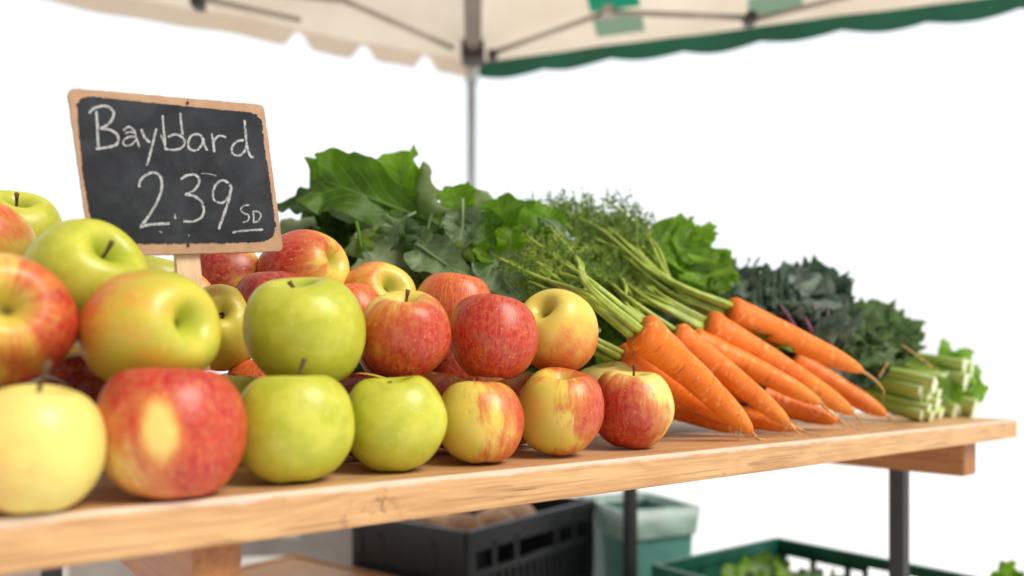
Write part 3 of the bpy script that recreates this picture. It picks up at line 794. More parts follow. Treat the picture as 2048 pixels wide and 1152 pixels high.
b2 = empty('leafy_greens_bunch', tab(-0.72, 0.40), 'smaller bunch of bright rounded green leaves between the dark greens and carrot tops', 'leafy greens')
for i, (pts, w, fc, m, shp) in enumerate([
    (PL((1030, 520, .97), (1010, 470, .97), (1000, 430, .98), (995, 398, 1.0)), 0.066, (-0.2, -0.9, 0.3), G_BRT, 'round'),
    (PL((1060, 520, .965), (1075, 470, .955), (1090, 440, .96), (1105, 415, .97)), 0.055, (0.2, -0.9, 0.35), G_BRT, 'round'),
    (PL((1090, 440, .955), (1110, 455, .945), (1122, 485, .94), (1132, 520, .94)), 0.024, (0.6, -0.7, -0.1), G_BLU, 'ovate'),
    (PL((1000, 530, .96), (975, 480, .96), (960, 445, .97), (955, 420, .98)), 0.05, (-0.1, -0.9, 0.4), G_COL, 'round'),
    (PL((1050, 530, .98), (1045, 480, .985), (1042, 440, 1.0), (1040, 405, 1.02)), 0.06, (0.1, -0.9, 0.3), G_COL, 'round'),
    (PL((1070, 540, .95), (1060, 505, .94), (1040, 480, .94), (1025, 455, .945)), 0.04, (-0.3, -0.9, 0.3), G_BLU, 'ovate'),
    (PL((1090, 560, .96), (1085, 520, .955), (1080, 490, .96), (1085, 455, .97)), 0.045, (0.3, -0.9, 0.2), G_COL, 'round')]):
    leaf(b2, pts, w, fc, m, shp, 0.12, 3.2, 0.15, 300 + i, 28, 16, 0.12, 0.05)

rn = random.Random(77)
for i in range(44):
    x = rn.uniform(985, 1520); d = rn.uniform(1.00, 1.16)
    y = rn.uniform(600, 795) if x > 1100 else rn.uniform(600, 720)
    L = rn.uniform(0.08, 0.12); a = rn.uniform(0, 6.28)
    dr = V((math.cos(a), -abs(math.sin(a)) * 0.35, rn.uniform(-0.4, 0.4))).normalized()
    p0 = at(x, y, d); p0.z = max(p0.z, TOP_Z + 0.045); p0 -= dr * L * 0.5
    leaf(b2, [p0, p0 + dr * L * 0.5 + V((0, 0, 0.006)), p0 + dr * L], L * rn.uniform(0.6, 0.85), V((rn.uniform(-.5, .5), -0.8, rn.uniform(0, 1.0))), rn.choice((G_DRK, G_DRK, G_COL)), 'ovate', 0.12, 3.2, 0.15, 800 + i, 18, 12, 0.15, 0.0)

# ------------------------------------------------------------------ carrots
t = NT('carrot_skin'); cx_, cy_, cz_ = t.sep(t.attr())[0:3]     # (angle, along 0-1, metres along)
co = t.objco()
ca = t.comb(t.math('MULTIPLY', t.math('COSINE', t.math('MULTIPLY', cx_, 6.28318)), 0.9), t.math('MULTIPLY', t.math('SINE', t.math('MULTIPLY', cx_, 6.28318)), 0.9), t.math('MULTIPLY', cz_, 130))
oi = t.new('ShaderNodeObjectInfo').outputs['Random']
ca = t.vmath('ADD', ca, t.comb(t.math('MULTIPLY', oi, 40), 0, 0))
rg = t.noise(ca, 1.0, 4, 0.65); r2 = t.noise(t.vmath('MULTIPLY', ca, (0.85, 0.85, 2.4)), 1.0, 2, 0.6); big = t.noise(co, 22, 3)
col = t.mix(t.step(big, 0.3, 0.7), (0.77, 0.155, 0.008), (0.85, 0.215, 0.016))
col = t.mix(t.step(cy_, 0.30, 0.0, 0, 0.5), col, (0.72, 0.125, 0.012))
col = t.mix(t.step(cy_, 0.75, 1.0, 0, 0.6), col, (0.82, 0.30, 0.05))
col = t.mix(t.step(rg, 0.55, 0.68, 0, 0.75), col, (0.92, 0.40, 0.11))
col = t.mix(t.step(r2, 0.645, 0.70, 0, 0.6), col, (0.34, 0.075, 0.012))
col = t.mix(t.step(cy_, 0.034, 0.004, 0, 0.85), col, (0.20, 0.10, 0.02))
CARROT = t.done(t.bsdf(col, t.step(big, 0.2, 0.8, 0.34, 0.5), t.bump(t.math('SUBTRACT', t.math('MULTIPLY', rg, 0.8), t.step(r2, 0.60, 0.68)), 0.6, 0.0012), 0.3,
                       Subsurface_Weight=0.10, Subsurface_Radius=(0.006, 0.003, 0.001), Subsurface_Scale=0.5))
ROOT = simple_mat('root_hair', (0.60, 0.34, 0.12), 0.6, 0.35, 200)


def frond(mb, pts, size, rnd, dens=1.0):
    """feathery carrot top along pts"""
    n = len(pts)
    for i in range(2, n):
        tg = (pts[i] - pts[i - 1]).normalized(); s_ = i / (n - 1)
        for sg in (-1, 1):
            rv = V((rnd.uniform(-1, 1), rnd.uniform(-1, 1), rnd.uniform(-1, 1)))
            sd = (tg.cross(V((0.2, -1, 0.4)) + rv * 0.5)).normalized() * sg
            bl = size * (1.05 - 0.75 * s_) * rnd.uniform(0.6, 1.15)
            dr = (sd + tg * rnd.uniform(0.3, 0.9) + V((0, 0, 0.25)) + rv * 0.2).normalized()
            m = 7
            prev = pts[i]; pw = 0.0007
            for k in range(1, m + 1):
                q = prev + (dr + V((rnd.uniform(-.25, .25), rnd.uniform(-.25, .25), rnd.uniform(-.2, .3)))).normalized() * bl / m
                e = dr.cross(V((0, -1, 0.1))).normalized() * pw
                ids = [mb.vert(prev - e), mb.vert(prev + e), mb.vert(q + e * 0.8), mb.vert(q - e * 0.8)]
                mb.face(ids)
                for s2 in (-1, 1):
                    if rnd.random() > dens: continue
                    d2 = (dr * 0.7 + e.normalized() * s2 + V((rnd.uniform(-.4, .4), rnd.uniform(-.6, .6), rnd.uniform(-.4, .4)))).normalized()
                    l2 = bl * rnd.uniform(0.16, 0.34) * (1.1 - k / m * 0.6)
                    w2 = d2.cross(V((rnd.uniform(-.5, .5), -1, rnd.uniform(-.5, .5)))).normalized() * l2 * 0.20
                    a, c = q, q + d2 * l2
                    b_ = q + d2 * l2 * 0.55
                    mb.face([mb.vert(a), mb.vert(b_ + w2), mb.vert(c), mb.vert(b_ - w2)])
                    for s3 in (-1, 1):
                        d3 = (d2 + w2.normalized() * s3 * 0.9).normalized(); l3 = l2 * 0.55
                        a3 = q + d2 * l2 * 0.35; w3 = d3.cross(V((0, -1, 0.2))).normalized() * l3 * 0.2
                        mb.face([mb.vert(a3), mb.vert(a3 + d3 * l3 * 0.5 + w3), mb.vert(a3 + d3 * l3), mb.vert(a3 + d3 * l3 * 0.5 - w3)])
                prev = q; pw *= 0.86


def carrot(label, crown, tip, w0, seed, bend=(0, 0, 0), tail=None, stalk_to=(), hairs=2, frond_size=0.05, blunt=1.0, fmat=None):
    rnd = random.Random(seed)
    c0, c1 = V(crown), V(tip); Lr = (c1 - c0).length
    root = empty('carrot', c0, label, 'carrot', 'fresh carrots lying in a heap')
    mid = (c0 + c1) / 2 + V(bend)
    n = 46; pts = spline([c0, c0 * 0.6 + mid * 0.4 + V(bend) * 0.1, mid, c1], n)
    tdir = (pts[1] - pts[0]).normalized()
    rows = []; ar = []
    ref = V((0, 0, 1)); x = tdir.cross(ref).normalized()
    ph = rnd.uniform(0, 99)
    acc = 0
    for i in range(n):
        s_ = i / (n - 1)
        tg = (pts[min(i + 1, n - 1)] - pts[max(i - 1, 0)]).normalized()
        x = (x - tg * x.dot(tg)).normalized(); y = tg.cross(x)
        if i: acc += (pts[i] - pts[i - 1]).length
        r = w0 / 2 * (1 - 0.50 * s_ ** 1.25) * math.sqrt(max(0.02, 1 - (1 - min(1, s_ / 0.10)) ** 2.2 * 0.93))
        r *= math.sqrt(max(0.012, 1 - max(0, (s_ - 0.82) / 0.185) ** 2.2 * 0.97))
        row = []; a_ = []
        for j in range(28):
            th = 2 * math.pi * j / 28
            d = x * math.cos(th) + y * math.sin(th)
            q = V((math.cos(th) * 1.2, math.sin(th) * 1.2, s_ * 7 + ph))
            rr_ = r * (1 + 0.05 * noise.noise(q) + 0.016 * noise.noise(V((math.cos(th) * 0.8, math.sin(th) * 0.8, acc * 210 + ph))) )
            row.append(pts[i] + d * rr_); a_.append((j / 28, s_, acc))
        rows.append(row); ar.append(a_)
    mb = MB(); b = mb.grid(rows, ar, closed=True)
    k0 = mb.vert(pts[0] + tdir * 0.003, (0, 0, 0)); k1 = mb.vert(pts[-1], (0, 1, acc))
    for j in range(28):
        mb.face((k0, b + (j + 1) % 28, b + j)); mb.face((k1, b + (n - 1) * 28 + j, b + (n - 1) * 28 + (j + 1) % 28))
    body = mb.build('root', CARROT, root)
    # thin tap root and hairs
    if tail is None:
        e = (pts[-1] - pts[-4]).normalized()
        tail = [pts[-1] + e * 0.008 + V((0, 0, -0.001)), pts[-1] + e * 0.018 + V((rnd.uniform(-.004, .004), rnd.uniform(-.004, .004), -0.003)), pts[-1] + e * 0.032 + V((rnd.uniform(-.01, .01), rnd.uniform(-.01, .01), -0.004))]
    tl = spline([pts[-3], pts[-1]] + [V(q) for q in tail], 18)
    for q in tl: q.z = max(q.z, TOP_Z + 0.0012)
    mb = MB(); mb.tube(tl, [0.0030 * (1 - i / 17) ** 1.4 + 0.0004 for i in range(18)], 7)
    mb.build('tap_root', ROOT, root)
    for h in range(hairs):
        p = pts[-1 - rnd.randint(0, 3)]
        e = V((rnd.uniform(-1, 1), rnd.uniform(-1, 0.3), rnd.uniform(-.8, .5))).normalized()
        hp = [p, p + e * 0.008, p + e * 0.013 + V((rnd.uniform(-.008, .008), 0, -0.006)), p + e * 0.016 + V((rnd.uniform(-.014, .014), -0.003, -0.012))]
        hp = spline(hp, 10)
        for q in hp: q.z = max(q.z, TOP_Z + 0.0008)
        mb = MB(); mb.tube(hp, [0.0007 - 0.00005 * i for i in range(10)], 5); mb.build('root_hair', ROOT, root)
    # leaf stalks
    for k, (target, sag) in enumerate(stalk_to):
        tg_ = V(target); st = pts[0] + (x * rnd.uniform(-1, 1) + y * rnd.uniform(-1, 1)) * w0 * 0.22
        d0 = -tdir
        Ls = (tg_ - st).length
        p1 = st + d0 * Ls * 0.30 + (tg_ - st) * 0.05; p2 = st.lerp(tg_, 0.66) + V((0, 0, sag))
        sp_ = spline([st - d0 * 0.004, p1, p2, tg_], 22)
        mb = MB(); mb.tube(sp_, [max(0.0007, 0.0034 * (1 - 0.62 * i / 21)) * (1.15 if i < 3 else 1) for i in range(22)], 8)
        so_ = mb.build('stalk', G_STK, root)
        if frond_size:
            fb = MB(); frond(fb, sp_[13:], frond_size, rnd, 0.75)
            fb.build('frond', fmat or rnd.choice((G_FERN, G_FERN2)), root, smooth=False)
    return root


def ST(*a):  # stalk targets (px, py, d, sag)
    return [(at(x, y, d), s_) for x, y, d, s_ in a]


carrot('front carrot lying on top, tip hanging at the table front edge', at(1272, 655, .80), at(1503, 864, .850), .0450, 1, (0, 0, .004),
       stalk_to=ST((1020, 522, .88, .004), (1052, 470, .92, .0), (1085, 490, .91, .002), (1110, 470, .95, .002), (1135, 505, .93, .002), (1050, 560, .86, .0), (1075, 535, .90, 0), (990, 512, .86, .003), (1030, 500, .90, .002), (1060, 515, .87, 0), (1100, 455, .94, 0)), frond_size=.040)
carrot('carrot running beneath the front carrot, crown right of the yellow apple', at(1232, 712, .845), at(1478, 846, .905), .0430, 2,
       stalk_to=ST((1090, 560, .93, .002), (1065, 540, .95, 0), (1060, 590, .92, .0), (1075, 620, .91, 0), (1110, 530, .96, 0), (1085, 590, .90, 0)), frond_size=.035)
carrot('second carrot from the front, with a curled tip root', at(1340, 668, .875), at(1578, 848, .900), .0400, 3, (0, 0, .004), hairs=4, stalk_to=ST((1190, 545, .98, 0), (1165, 525, 1.0, 0), (1210, 520, .99, 0)), frond_size=.035)
carrot('lowest carrot with its tip poking from under two front carrots', at(1395, 812, .985), at(1592, 857, .925), .036, 4)
carrot('long middle carrot ending in a forked dry root', at(1375, 682, .925), at(1640, 806, .950), .0400, 5, (0, 0, .004), hairs=3,
       tail=PL((1655, 820, .945), (1680, 838, .95), (1715, 852, .955)), stalk_to=ST((1215, 540, 1.02, 0), (1190, 520, 1.03, 0)), frond_size=.04)
carrot('short carrot tip on the table under the long middle carrot', at(1500, 792, 1.03), at(1674, 842, 1.015), .042, 6)
carrot('thick carrot just below the topmost carrot with thin root across it', at(1402, 650, .955), at(1704, 826, .995), .0490, 7, (0, 0, .004), hairs=4,
       stalk_to=ST((1150, 520, 1.06, .004), (1165, 545, 1.03, .002), (1200, 505, 1.07, .002), (1140, 490, 1.08, 0), (1175, 570, 1.03, 0), (1220, 515, 1.06, 0), (1160, 555, 1.04, 0), (1185, 535, 1.02, 0), (1205, 550, 1.03, 0)), frond_size=.042)
carrot('topmost carrot in the heap with long curling tail root', at(1448, 622, 1.00), at(1724, 742, 1.06), .0460, 8, (0, 0, .003), tail=PL((1752, 762, 1.06), (1768, 785, 1.065), (1764, 808, 1.07)), hairs=0,
       stalk_to=ST((1140, 430, 1.06, .006), (1180, 450, 1.05, .004), (1215, 400, 1.10, .0), (1100, 400, 1.08, .008), (1150, 405, 1.10, .006), (1190, 490, 1.04, .002), (1065, 400, 1.06, .010), (1250, 430, 1.09, 0), (1175, 470, 1.03, .003), (1205, 500, 1.03, .002), (1160, 500, 1.05, .002), (1225, 450, 1.06, 0), (1195, 520, 1.04, 0), (1130, 450, 1.04, .004)),
       frond_size=.058)
carrot('reddish carrot at the right end of the heap beside the cut stems', at(1580, 722, 1.15), at(1772, 830, 1.115), .046, 9)
carrot('shadowed carrot at the bottom of the heap behind the last front apple', at(1310, 800, .955), at(1475, 858, .905), .038, 10)
carrot('carrot in the dark gap under the thick and the topmost carrots', at(1470, 700, 1.10), at(1690, 815, 1.13), .042, 11)
carrot('shaded carrot deep in the heap below the second front carrot', at(1420, 760, 1.03), at(1585, 822, 1.04), .040, 12)
# parsley-like bundle filling behind the carrots
tops = empty('carrot_top_bunch', tab(-0.62, 0.42), 'bushy heap of feathery carrot greens standing behind the carrots', 'carrot greens')
rn = random.Random(8)
for i in range(34):
    x = rn.uniform(1050, 1300); y = 395 + 55 * abs((x - 1140) / 130) ** 1.5 * rn.uniform(.6, 1.1) + rn.random() ** 1.4 * 150
    y = min(y, 620); d = rn.uniform(1.02, 1.16)
    p1 = at(x, y, d); p0 = at(1290 + rn.uniform(-60, 60), 640, d + 0.02)
    sp_ = spline([p0, p0.lerp(p1, .5) + V((0, 0, rn.uniform(-.01, .015))), p1], 16)
    mb = MB(); mb.tube(sp_, [0.0016 - 0.00006 * k for k in range(16)], 6); mb.build('stalk', G_STK, tops)
    fb = MB(); frond(fb, sp_[5:], rn.uniform(.035, .055), rn); fb.build('frond', rn.choice((G_FERN, G_FERN2, G_FERN2)), tops, smooth=False)

# ------------------------------------------------------------------ lettuce, kale, celery
def ruffled(root, specs, base, w, mat, seed, ruf=0.28, freq=7, jag=0.35, pet=0.05, pet_mat=None, shape='spoon', facing=None):
    for i, (x, y, d) in enumerate(specs):
        tip = at(x, y, d); b0 = V(base) + V((random.uniform(-.02, .02), random.uniform(-.01, .01), random.uniform(-.01, .01)))
        m = b0.lerp(tip, 0.55) + V((0, -0.012, 0.022))
        fc = facing or V((random.uniform(-.4, .4), -0.85, random.uniform(.1, .7)))
        leaf(root, [b0, m, tip], w * random.uniform(.85, 1.2), fc, mat, shape, ruf, freq, 0.2, seed + i, 44, 18, 0.1, pet, jag, pet_mat=pet_mat)


random.seed(4)
let = empty('lettuce', tab(-0.50, 0.46), 'bright green frilly lettuce head behind the topmost carrot', 'lettuce')
ruffled(let, [(1320, 440, 1.16), (1370, 455, 1.17), (1405, 480, 1.17), (1435, 515, 1.16), (1440, 550, 1.15), (1300, 470, 1.14), (1350, 470, 1.12), (1385, 510, 1.11), (1330, 500, 1.10), (1410, 555, 1.10), (1425, 580, 1.11), (1360, 540, 1.08), (1290, 520, 1.12)],
        at(1370, 630, 1.20), .075, G_LET, 500, .20, 4.5, .25)
kale = empty('kale_bunch', tab(-0.36, 0.36), 'dark blue green curly kale bunch with purple stalks behind the carrots', 'kale')
ruffled(kale, [(1425, 565, 1.24), (1460, 552, 1.25), (1500, 562, 1.24), (1545, 545, 1.26), (1590, 538, 1.26), (1635, 548, 1.26), (1675, 560, 1.26), (1695, 595, 1.25), (1440, 600, 1.20), (1480, 590, 1.19), (1530, 590, 1.18), (1580, 580, 1.18), (1630, 590, 1.18), (1680, 630, 1.18), (1560, 625, 1.15), (1620, 640, 1.15), (1500, 620, 1.16), (1660, 670, 1.15), (1600, 680, 1.14), (1690, 650, 1.20)],
        at(1600, 690, 1.24), .080, G_KAL, 540, .36, 6.5, .3, pet_mat=PURP, shape='round')
for i, (x, y) in enumerate(((1500, 690), (1545, 705), (1590, 715), (1640, 735), (1560, 670), (1690, 745), (1460, 660), (1610, 690))):
    p = at(x, y, 1.20 + .01 * (i % 3)); e = V((.045, -.006, .012 * (i % 3 - 1)))
    leaf(kale, [p - e, p + V((0, -.01, .006)), p + e], .085, (random.uniform(-.4, .4), -.9, .4), G_KAL, 'round', .3, 5, .2, 570 + i, 40, 18, .1, 0, .4)
kal2 = empty('kale_bunch', tab(-0.20, 0.24), 'greener curly kale bunch lying on the cut stems at the right', 'kale')
ruffled(kal2, [(1700, 632, 1.27), (1735, 640, 1.28), (1765, 636, 1.29), (1795, 634, 1.30), (1820, 655, 1.30), (1818, 690, 1.28), (1680, 650, 1.22), (1712, 660, 1.23), (1748, 662, 1.24), (1785, 675, 1.26), (1660, 690, 1.20), (1695, 695, 1.20), (1730, 695, 1.22), (1765, 700, 1.24), (1680, 725, 1.20), (1712, 728, 1.21), (1745, 725, 1.23), (1690, 760, 1.20)],
        at(1760, 735, 1.28), .062, G_KA2, 580, .38, 6.5, .3, pet=0.0, shape='round')
for i, (p_, q_) in enumerate((((1600, 690, 1.16), (1560, 610, 1.14)), ((1640, 690, 1.18), (1655, 615, 1.17)), ((1570, 680, 1.17), (1520, 640, 1.15)), ((1625, 690, 1.16), (1605, 630, 1.145)))):
    mb = MB(); mb.tube(spline([at(*p_), at((p_[0] + q_[0]) / 2 + 6, (p_[1] + q_[1]) / 2, p_[2] - .02), at(*q_)], 10), [.0045 - .0002 * k for k in range(10)], 8); mb.build('stalk', PURP, kale)

t = NT('celery_skin'); a_, l_, z_ = t.sep(t.attr())[0:3]
rb = t.noise(t.comb(t.math('MULTIPLY', a_, 26), t.math('MULTIPLY', l_, 1.2), 0), 1.0, 2)
col = t.mix(t.step(rb, 0.35, 0.65), (0.27, 0.42, 0.05), (0.42, 0.55, 0.11))
col = t.mix(t.step(l_, 0.6, 1.0, 0, 0.55), col, (0.62, 0.72, 0.27))
CEL = t.done(t.bsdf(col, 0.38, t.bump(rb, 0.3, 0.001), 0.45, Subsurface_Weight=0.1, Subsurface_Radius=(0.004, 0.005, 0.002), Subsurface_Scale=0.5))
CUT = simple_mat('cut_stem', (0.76, 0.82, 0.58), 0.5, 0.12, 120, bump=0.2)


def celery_stalk(root, p0, p1, w, curl, seed):
    rnd = random.Random(seed)
    p0 = V(p0); p1 = V(p1); n = 14; m = 18
    pts = spline([p0, (p0 + p1) / 2 + V((0, 0, rnd.uniform(-.004, .006))), p1], n)
    rows = []; ar = []
    for i in range(n):
        s_ = i / (n - 1); tg = (pts[min(i + 1, n - 1)] - pts[max(i - 1, 0)]).normalized()
        x = tg.cross(V((0, 0, 1))).normalized(); y = x.cross(tg)
        ca_, sa_ = math.cos(curl), math.sin(curl); x, y = x * ca_ + y * sa_, y * ca_ - x * sa_
        ww_ = w * (0.8 + 0.28 * s_ ** 2); row = []; a2 = []
        for j in range(m):                            # crescent: thick outer back, hollow inner side
            k = j / m
            if k < 0.6:
                th = math.pi * (k / 0.6) ; q = (math.cos(th) * 0.5, -math.sin(th) * 0.5)
            else:
                th = math.pi * (1 - (k - 0.6) / 0.4); q = (math.cos(th) * 0.42, -math.sin(th) * 0.02 + 0.10)
            rj = 1 + 0.05 * noise.noise(V((k * 9, s_ * 2, seed)))
            row.append(pts[i] + (x * q[0] + y * q[1]) * ww_ * rj); a2.append((k, s_, 0))
        rows.append(row); ar.append(a2)
    mb = MB(); b = mb.grid(rows, ar, closed=True)
    tg = (pts[-1] - pts[-2]).normalized()
    c = mb.vert(sum((V(q) for q in rows[-1]), V()) / m + tg * 0.001)
    e = [mb.vert(V(q) + tg * 0.0002) for q in rows[-1]]
    for j in range(m): mb.face((c, e[j], e[(j + 1) % m]), 1)
    return mb.build('stem', [CEL, CUT], root)


cel1 = empty('celery_bunch', tab(-0.17, 0.14), 'bundle of cut pale green stems lying right behind the carrot tips', 'celery')
for i, (x, y, w) in enumerate(((1872, 752, .030), (1862, 776, .025), (1848, 788, .022), (1852, 815, .028), (1876, 792, .022), (1880, 772, .020), (1868, 818, .024), (1884, 812, .020), (1838, 822, .020), (1846, 764, .022), (1858, 742, .024), (1878, 790, .026), (1862, 800, .024), (1850, 776, .024))):
    e = at(x, y + 11, 1.175 + 0.010 * (i % 3)); e.z = max(e.z, TOP_Z + w * 0.6)
    s_ = at(1690 + (i % 4) * 6, 757 + (y - 785) * 0.75, 1.262 + 0.010 * (i % 3)); s_.z = max(s_.z, TOP_Z + w * 0.6)
    celery_stalk(cel1, s_, e, w * 1.22, random.uniform(-.35, .35), i)
cel2 = empty('celery_bunch', tab(-0.05, 0.13), 'rearmost celery bunch with curled leaves and white cut ends at the table end', 'celery')
for i, (x, y, w) in enumerate(((1938, 745, .034), (1928, 800, .036), (1952, 770, .028), (1955, 800, .026), (1908, 765, .030), (1915, 725, .030), (1935, 715, .026), (1948, 818, .022), (1905, 815, .028), (1895, 740, .03), (1920, 770, .032), (1940, 815, .028), (1918, 820, .028), (1946, 725, .028), (1900, 785, .028))):
    e = at(x, y + 9, 1.30 + 0.012 * (i % 3)); e.z = max(e.z, TOP_Z + w * 0.5)
    s_ = at(1790 + (i % 4) * 6, 744 + (y - 770) * 0.75, 1.385); s_.z = max(s_.z, TOP_Z + w * 0.45)
    celery_stalk(cel2, s_, e, w * 1.42, random.uniform(-.5, .5), 30 + i)
ruffled(cel2, [(1905, 708, 1.33), (1945, 722, 1.33), (1960, 765, 1.32), (1890, 800, 1.29), (1962, 806, 1.31)], at(1885, 765, 1.33), .034, G_LET, 640, .22, 2.5, .15, pet=0.0)
# a straw and dry grass blades lying over the stems
for i, pts in enumerate((PL((1800, 688, 1.22), (1830, 708, 1.21), (1865, 735, 1.20)), PL((1775, 725, 1.15), (1765, 742, 1.15), (1758, 755, 1.15)))):
    mb = MB(); mb.tube(spline(pts, 8), 0.0016, 6)
    tag(mb.build('straw', ROOT), ('longer tan dry straw lying across the celery', 'short tan dry straw in front of the kale')[i], 'straw', 'dry straws on the greens')

# ------------------------------------------------------------------ crates and boxes under the table
P_GRN = simple_mat('green_plastic', (0.008, 0.085, 0.055), 0.38, 0.2, 12)
P_BLK = simple_mat('black_plastic', (0.012, 0.013, 0.016), 0.42, 0.3, 12)
P_TEAL = simple_mat('teal_plastic', (0.09, 0.25, 0.215), 0.35, 0.15, 8)
CARD = simple_mat('grey_board', (0.36, 0.32, 0.29), 0.8, 0.1, 10)
CARDW = simple_mat('pale_board', (0.62, 0.59, 0.55), 0.8, 0.1, 10)


def crate(name, label, cat, origin, ax, ay, lx, ly, h, mat, group=None, handle=True, solid=(0, 0, 0, 0), rim=0.014):
    """open crate; origin = near corner on its base, sides along ax and ay"""
    ax = V(ax).normalized(); ay = V((-ax.y, ax.x, 0)) if ay is None else V(ay).normalized()
    o_ = V(origin); root = empty(name, o_, label, cat, group)
    root.rotation_euler = (0, 0, math.atan2(ax.y, ax.x))
    sgn = 1 if (ax.x * ay.y - ax.y * ay.x) > 0 else -1
    T = 0.006
    mb = MB(); mb.box((lx / 2, sgn * ly / 2, 0.006), (lx - 2 * T - .004, ly - 2 * T - .004, 0.008)); mb.build('base', mat, root, smooth=False, local=True)
    def panel(L, pos, horiz, sol=0):
        mb = MB()
        def bx(a0, a1, z0, z1, th=T):
            if horiz: mb.box(((a0 + a1) / 2, pos, (z0 + z1) / 2), (a1 - a0, th, z1 - z0))
            else: mb.box((pos, (a0 + a1) / 2 * sgn, (z0 + z1) / 2), (th, a1 - a0, z1 - z0))
        m_ = T if not horiz else 0.0
        bx(m_, L - m_, h - rim, h, T * 2.4)
        if sol: bx(m_ + .001, L - m_ - .001, .001, h * sol, T * .5)                      # rim
        bx(m_, L - m_, 0, h * 0.22)                               # lower band
        bx(m_, L - m_, h * 0.56, h * 0.62)
        hw_ = 0.07 if handle else 0.0
        bx(m_, L / 2 - hw_, h * 0.8, h - rim); bx(L / 2 + hw_, L - m_, h * 0.8, h - rim)
        if handle:
            bx(L / 2 - hw_ - .012, L / 2 - hw_, h * .62, h * .86); bx(L / 2 + hw_, L / 2 + hw_ + .012, h * .62, h * .86)
        k = 0
        n = int(L / 0.03)
        for i in range(n + 1):
            c_ = 0.012 + (L - 0.024) * i / n
            bx(c_ - .005, c_ + .005, h * .22, h * .56)
            if abs(c_ - L / 2) > hw_ + .02 and i % 3 == 0: bx(c_ - .007, c_ + .007, h * .62, h * .86)
        for c_ in (m_ + 0.014, L - m_ - 0.014): bx(c_ - .014, c_ + .014, h * .22, h - .014, T * 1.6)
        return mb.build('side_panel', mat, root, smooth=False, local=True)
    panel(lx, sgn * T / 2, True, solid[0]); panel(lx, sgn * (ly - T / 2), True, solid[1])
    panel(ly, T / 2, False, solid[2]); panel(ly, lx - T / 2, False, solid[3])
    return root


# green crate: left corner, far corner found on its rim
zr = CAM_Z - 0.42
cl = at(1305, 1130, 1.69); cf = at(1555, 1077, 1.965)
ayd = (cf - cl); ayd.z = 0; LY = ayd.length; ayd.normalize(); axd = V((ayd.y, -ayd.x, 0))
ch = 0.20
g1 = crate('plastic_crate', 'dark green slotted plastic crate holding leafy greens under the table end', 'crate', (cl.x, cl.y, zr - ch), axd, ayd, 0.62, LY, ch, P_GRN, 'green produce crates', solid=(.98, .56, .98, .6), rim=.026)
g0 = crate('plastic_crate', 'lower green plastic crate carrying the crate of leafy greens', 'crate', (cl.x, cl.y, 0.0), axd, ayd, 0.62, LY, zr - ch - 0.002, P_GRN, 'green produce crates', handle=False)
random.seed(9)
cg = empty('lettuce', (cl + axd * .28 + ayd * .22).to_tuple()[:2] + (zr - ch + .012,), 'loose green salad leaves heaped in the dark green crate', 'lettuce')
rn = random.Random(3)
for i in range(26):
    p = cl + axd * rn.uniform(.05, .48) + ayd * rn.uniform(.06, LY - .06); p.z = zr - ch + rn.uniform(0.06, .155)
    a = rn.uniform(0, 6.28); dr = V((math.cos(a), math.sin(a), rn.uniform(.0, .7))) * rn.uniform(.05, .08)
    leaf(cg, [p - dr, p + V((0, 0, .012)), p + dr], .09, (rn.uniform(-.5, .5), -.5, 1), rn.choice((G_LET, G_COL, G_BLU)), 'round', .2, 4, .2, 700 + i, 24, 12, .1, 0, .2)
cr = empty('lettuce', (at(2010, 1150, 1.45)).to_tuple()[:2] + (zr - ch + .012,), 'bright lettuce with upright leaves in the right corner of the green crate', 'lettuce')
for i, (x, y) in enumerate(((1985, 1108), (2010, 1130), (2040, 1128), (1965, 1140), (2060, 1120), (2000, 1150))):
    tp = at(x, y + 50, 1.47 + .02 * (i % 3)); bs = at(2020, 1240, 1.50)
    leaf(cr, [bs, bs.lerp(tp, .6) + V((rn.uniform(-.02, .02), 0, .01)), tp], .075, (rn.uniform(-.5, .5), -1, .3), G_LET, 'spoon', .22, 4.5, .2, 740 + i, 30, 14, .1, 0, .3)

# black crates with a wooden crate in front of them
ax2 = V((0.6, 0.8, 0)); ay2 = V((-0.8, 0.6, 0))
nc = at(935, 1055, 1.70)
hz = CAM_Z - 0.351 - 0.25
bc = crate('plastic_crate', 'upper black slotted plastic crate of root vegetables under the table', 'crate', (nc.x, nc.y, hz), ax2, ay2, 0.54, 0.376, 0.25, P_BLK, 'black crates', handle=False, solid=(0, .9, .98, .9), rim=.024)
b0 = crate('plastic_crate', 'lower black plastic crate carrying the crate of root vegetables', 'crate', (nc.x, nc.y, 0), ax2, ay2, 0.54, 0.376, hz - .002, P_BLK, 'black crates', handle=False, solid=(.9, .9, .9, .9))
hw2 = CAM_Z - 0.465
wb = nc + ay2 * 0.07 - ax2 * 0.425
wc = empty('wooden_crate', (wb.x, wb.y, 0), 'low brown wooden crate in front of the black plastic crate', 'crate', rz=math.atan2(ax2.y, ax2.x))
for k in range(4):
    z0 = 0.002 + k * (hw2 - 0.004) / 4; zh = (hw2 - .004) / 4 - .008
    for (cx_, cy_, sx, sy) in ((.20, 0.006, .40, .012), (.20, .494, .40, .012), (.006, .25, .012, .474), (.394, .25, .012, .474)):
        mb = MB(); mb.box((cx_, cy_, z0 + zh / 2), (sx, sy, zh)); mb.build('board', W_CRATE, wc, smooth=False, local=True)
mb = MB(); mb.box((.20, .25, hw2 - .02), (.374, .472, .010)); mb.build('lid', W_CRATE, wc, smooth=False, local=True)
POT = simple_mat('potato_skin', (0.40, 0.24, 0.14), 0.7, 0.25, 40)
rn = random.Random(17)
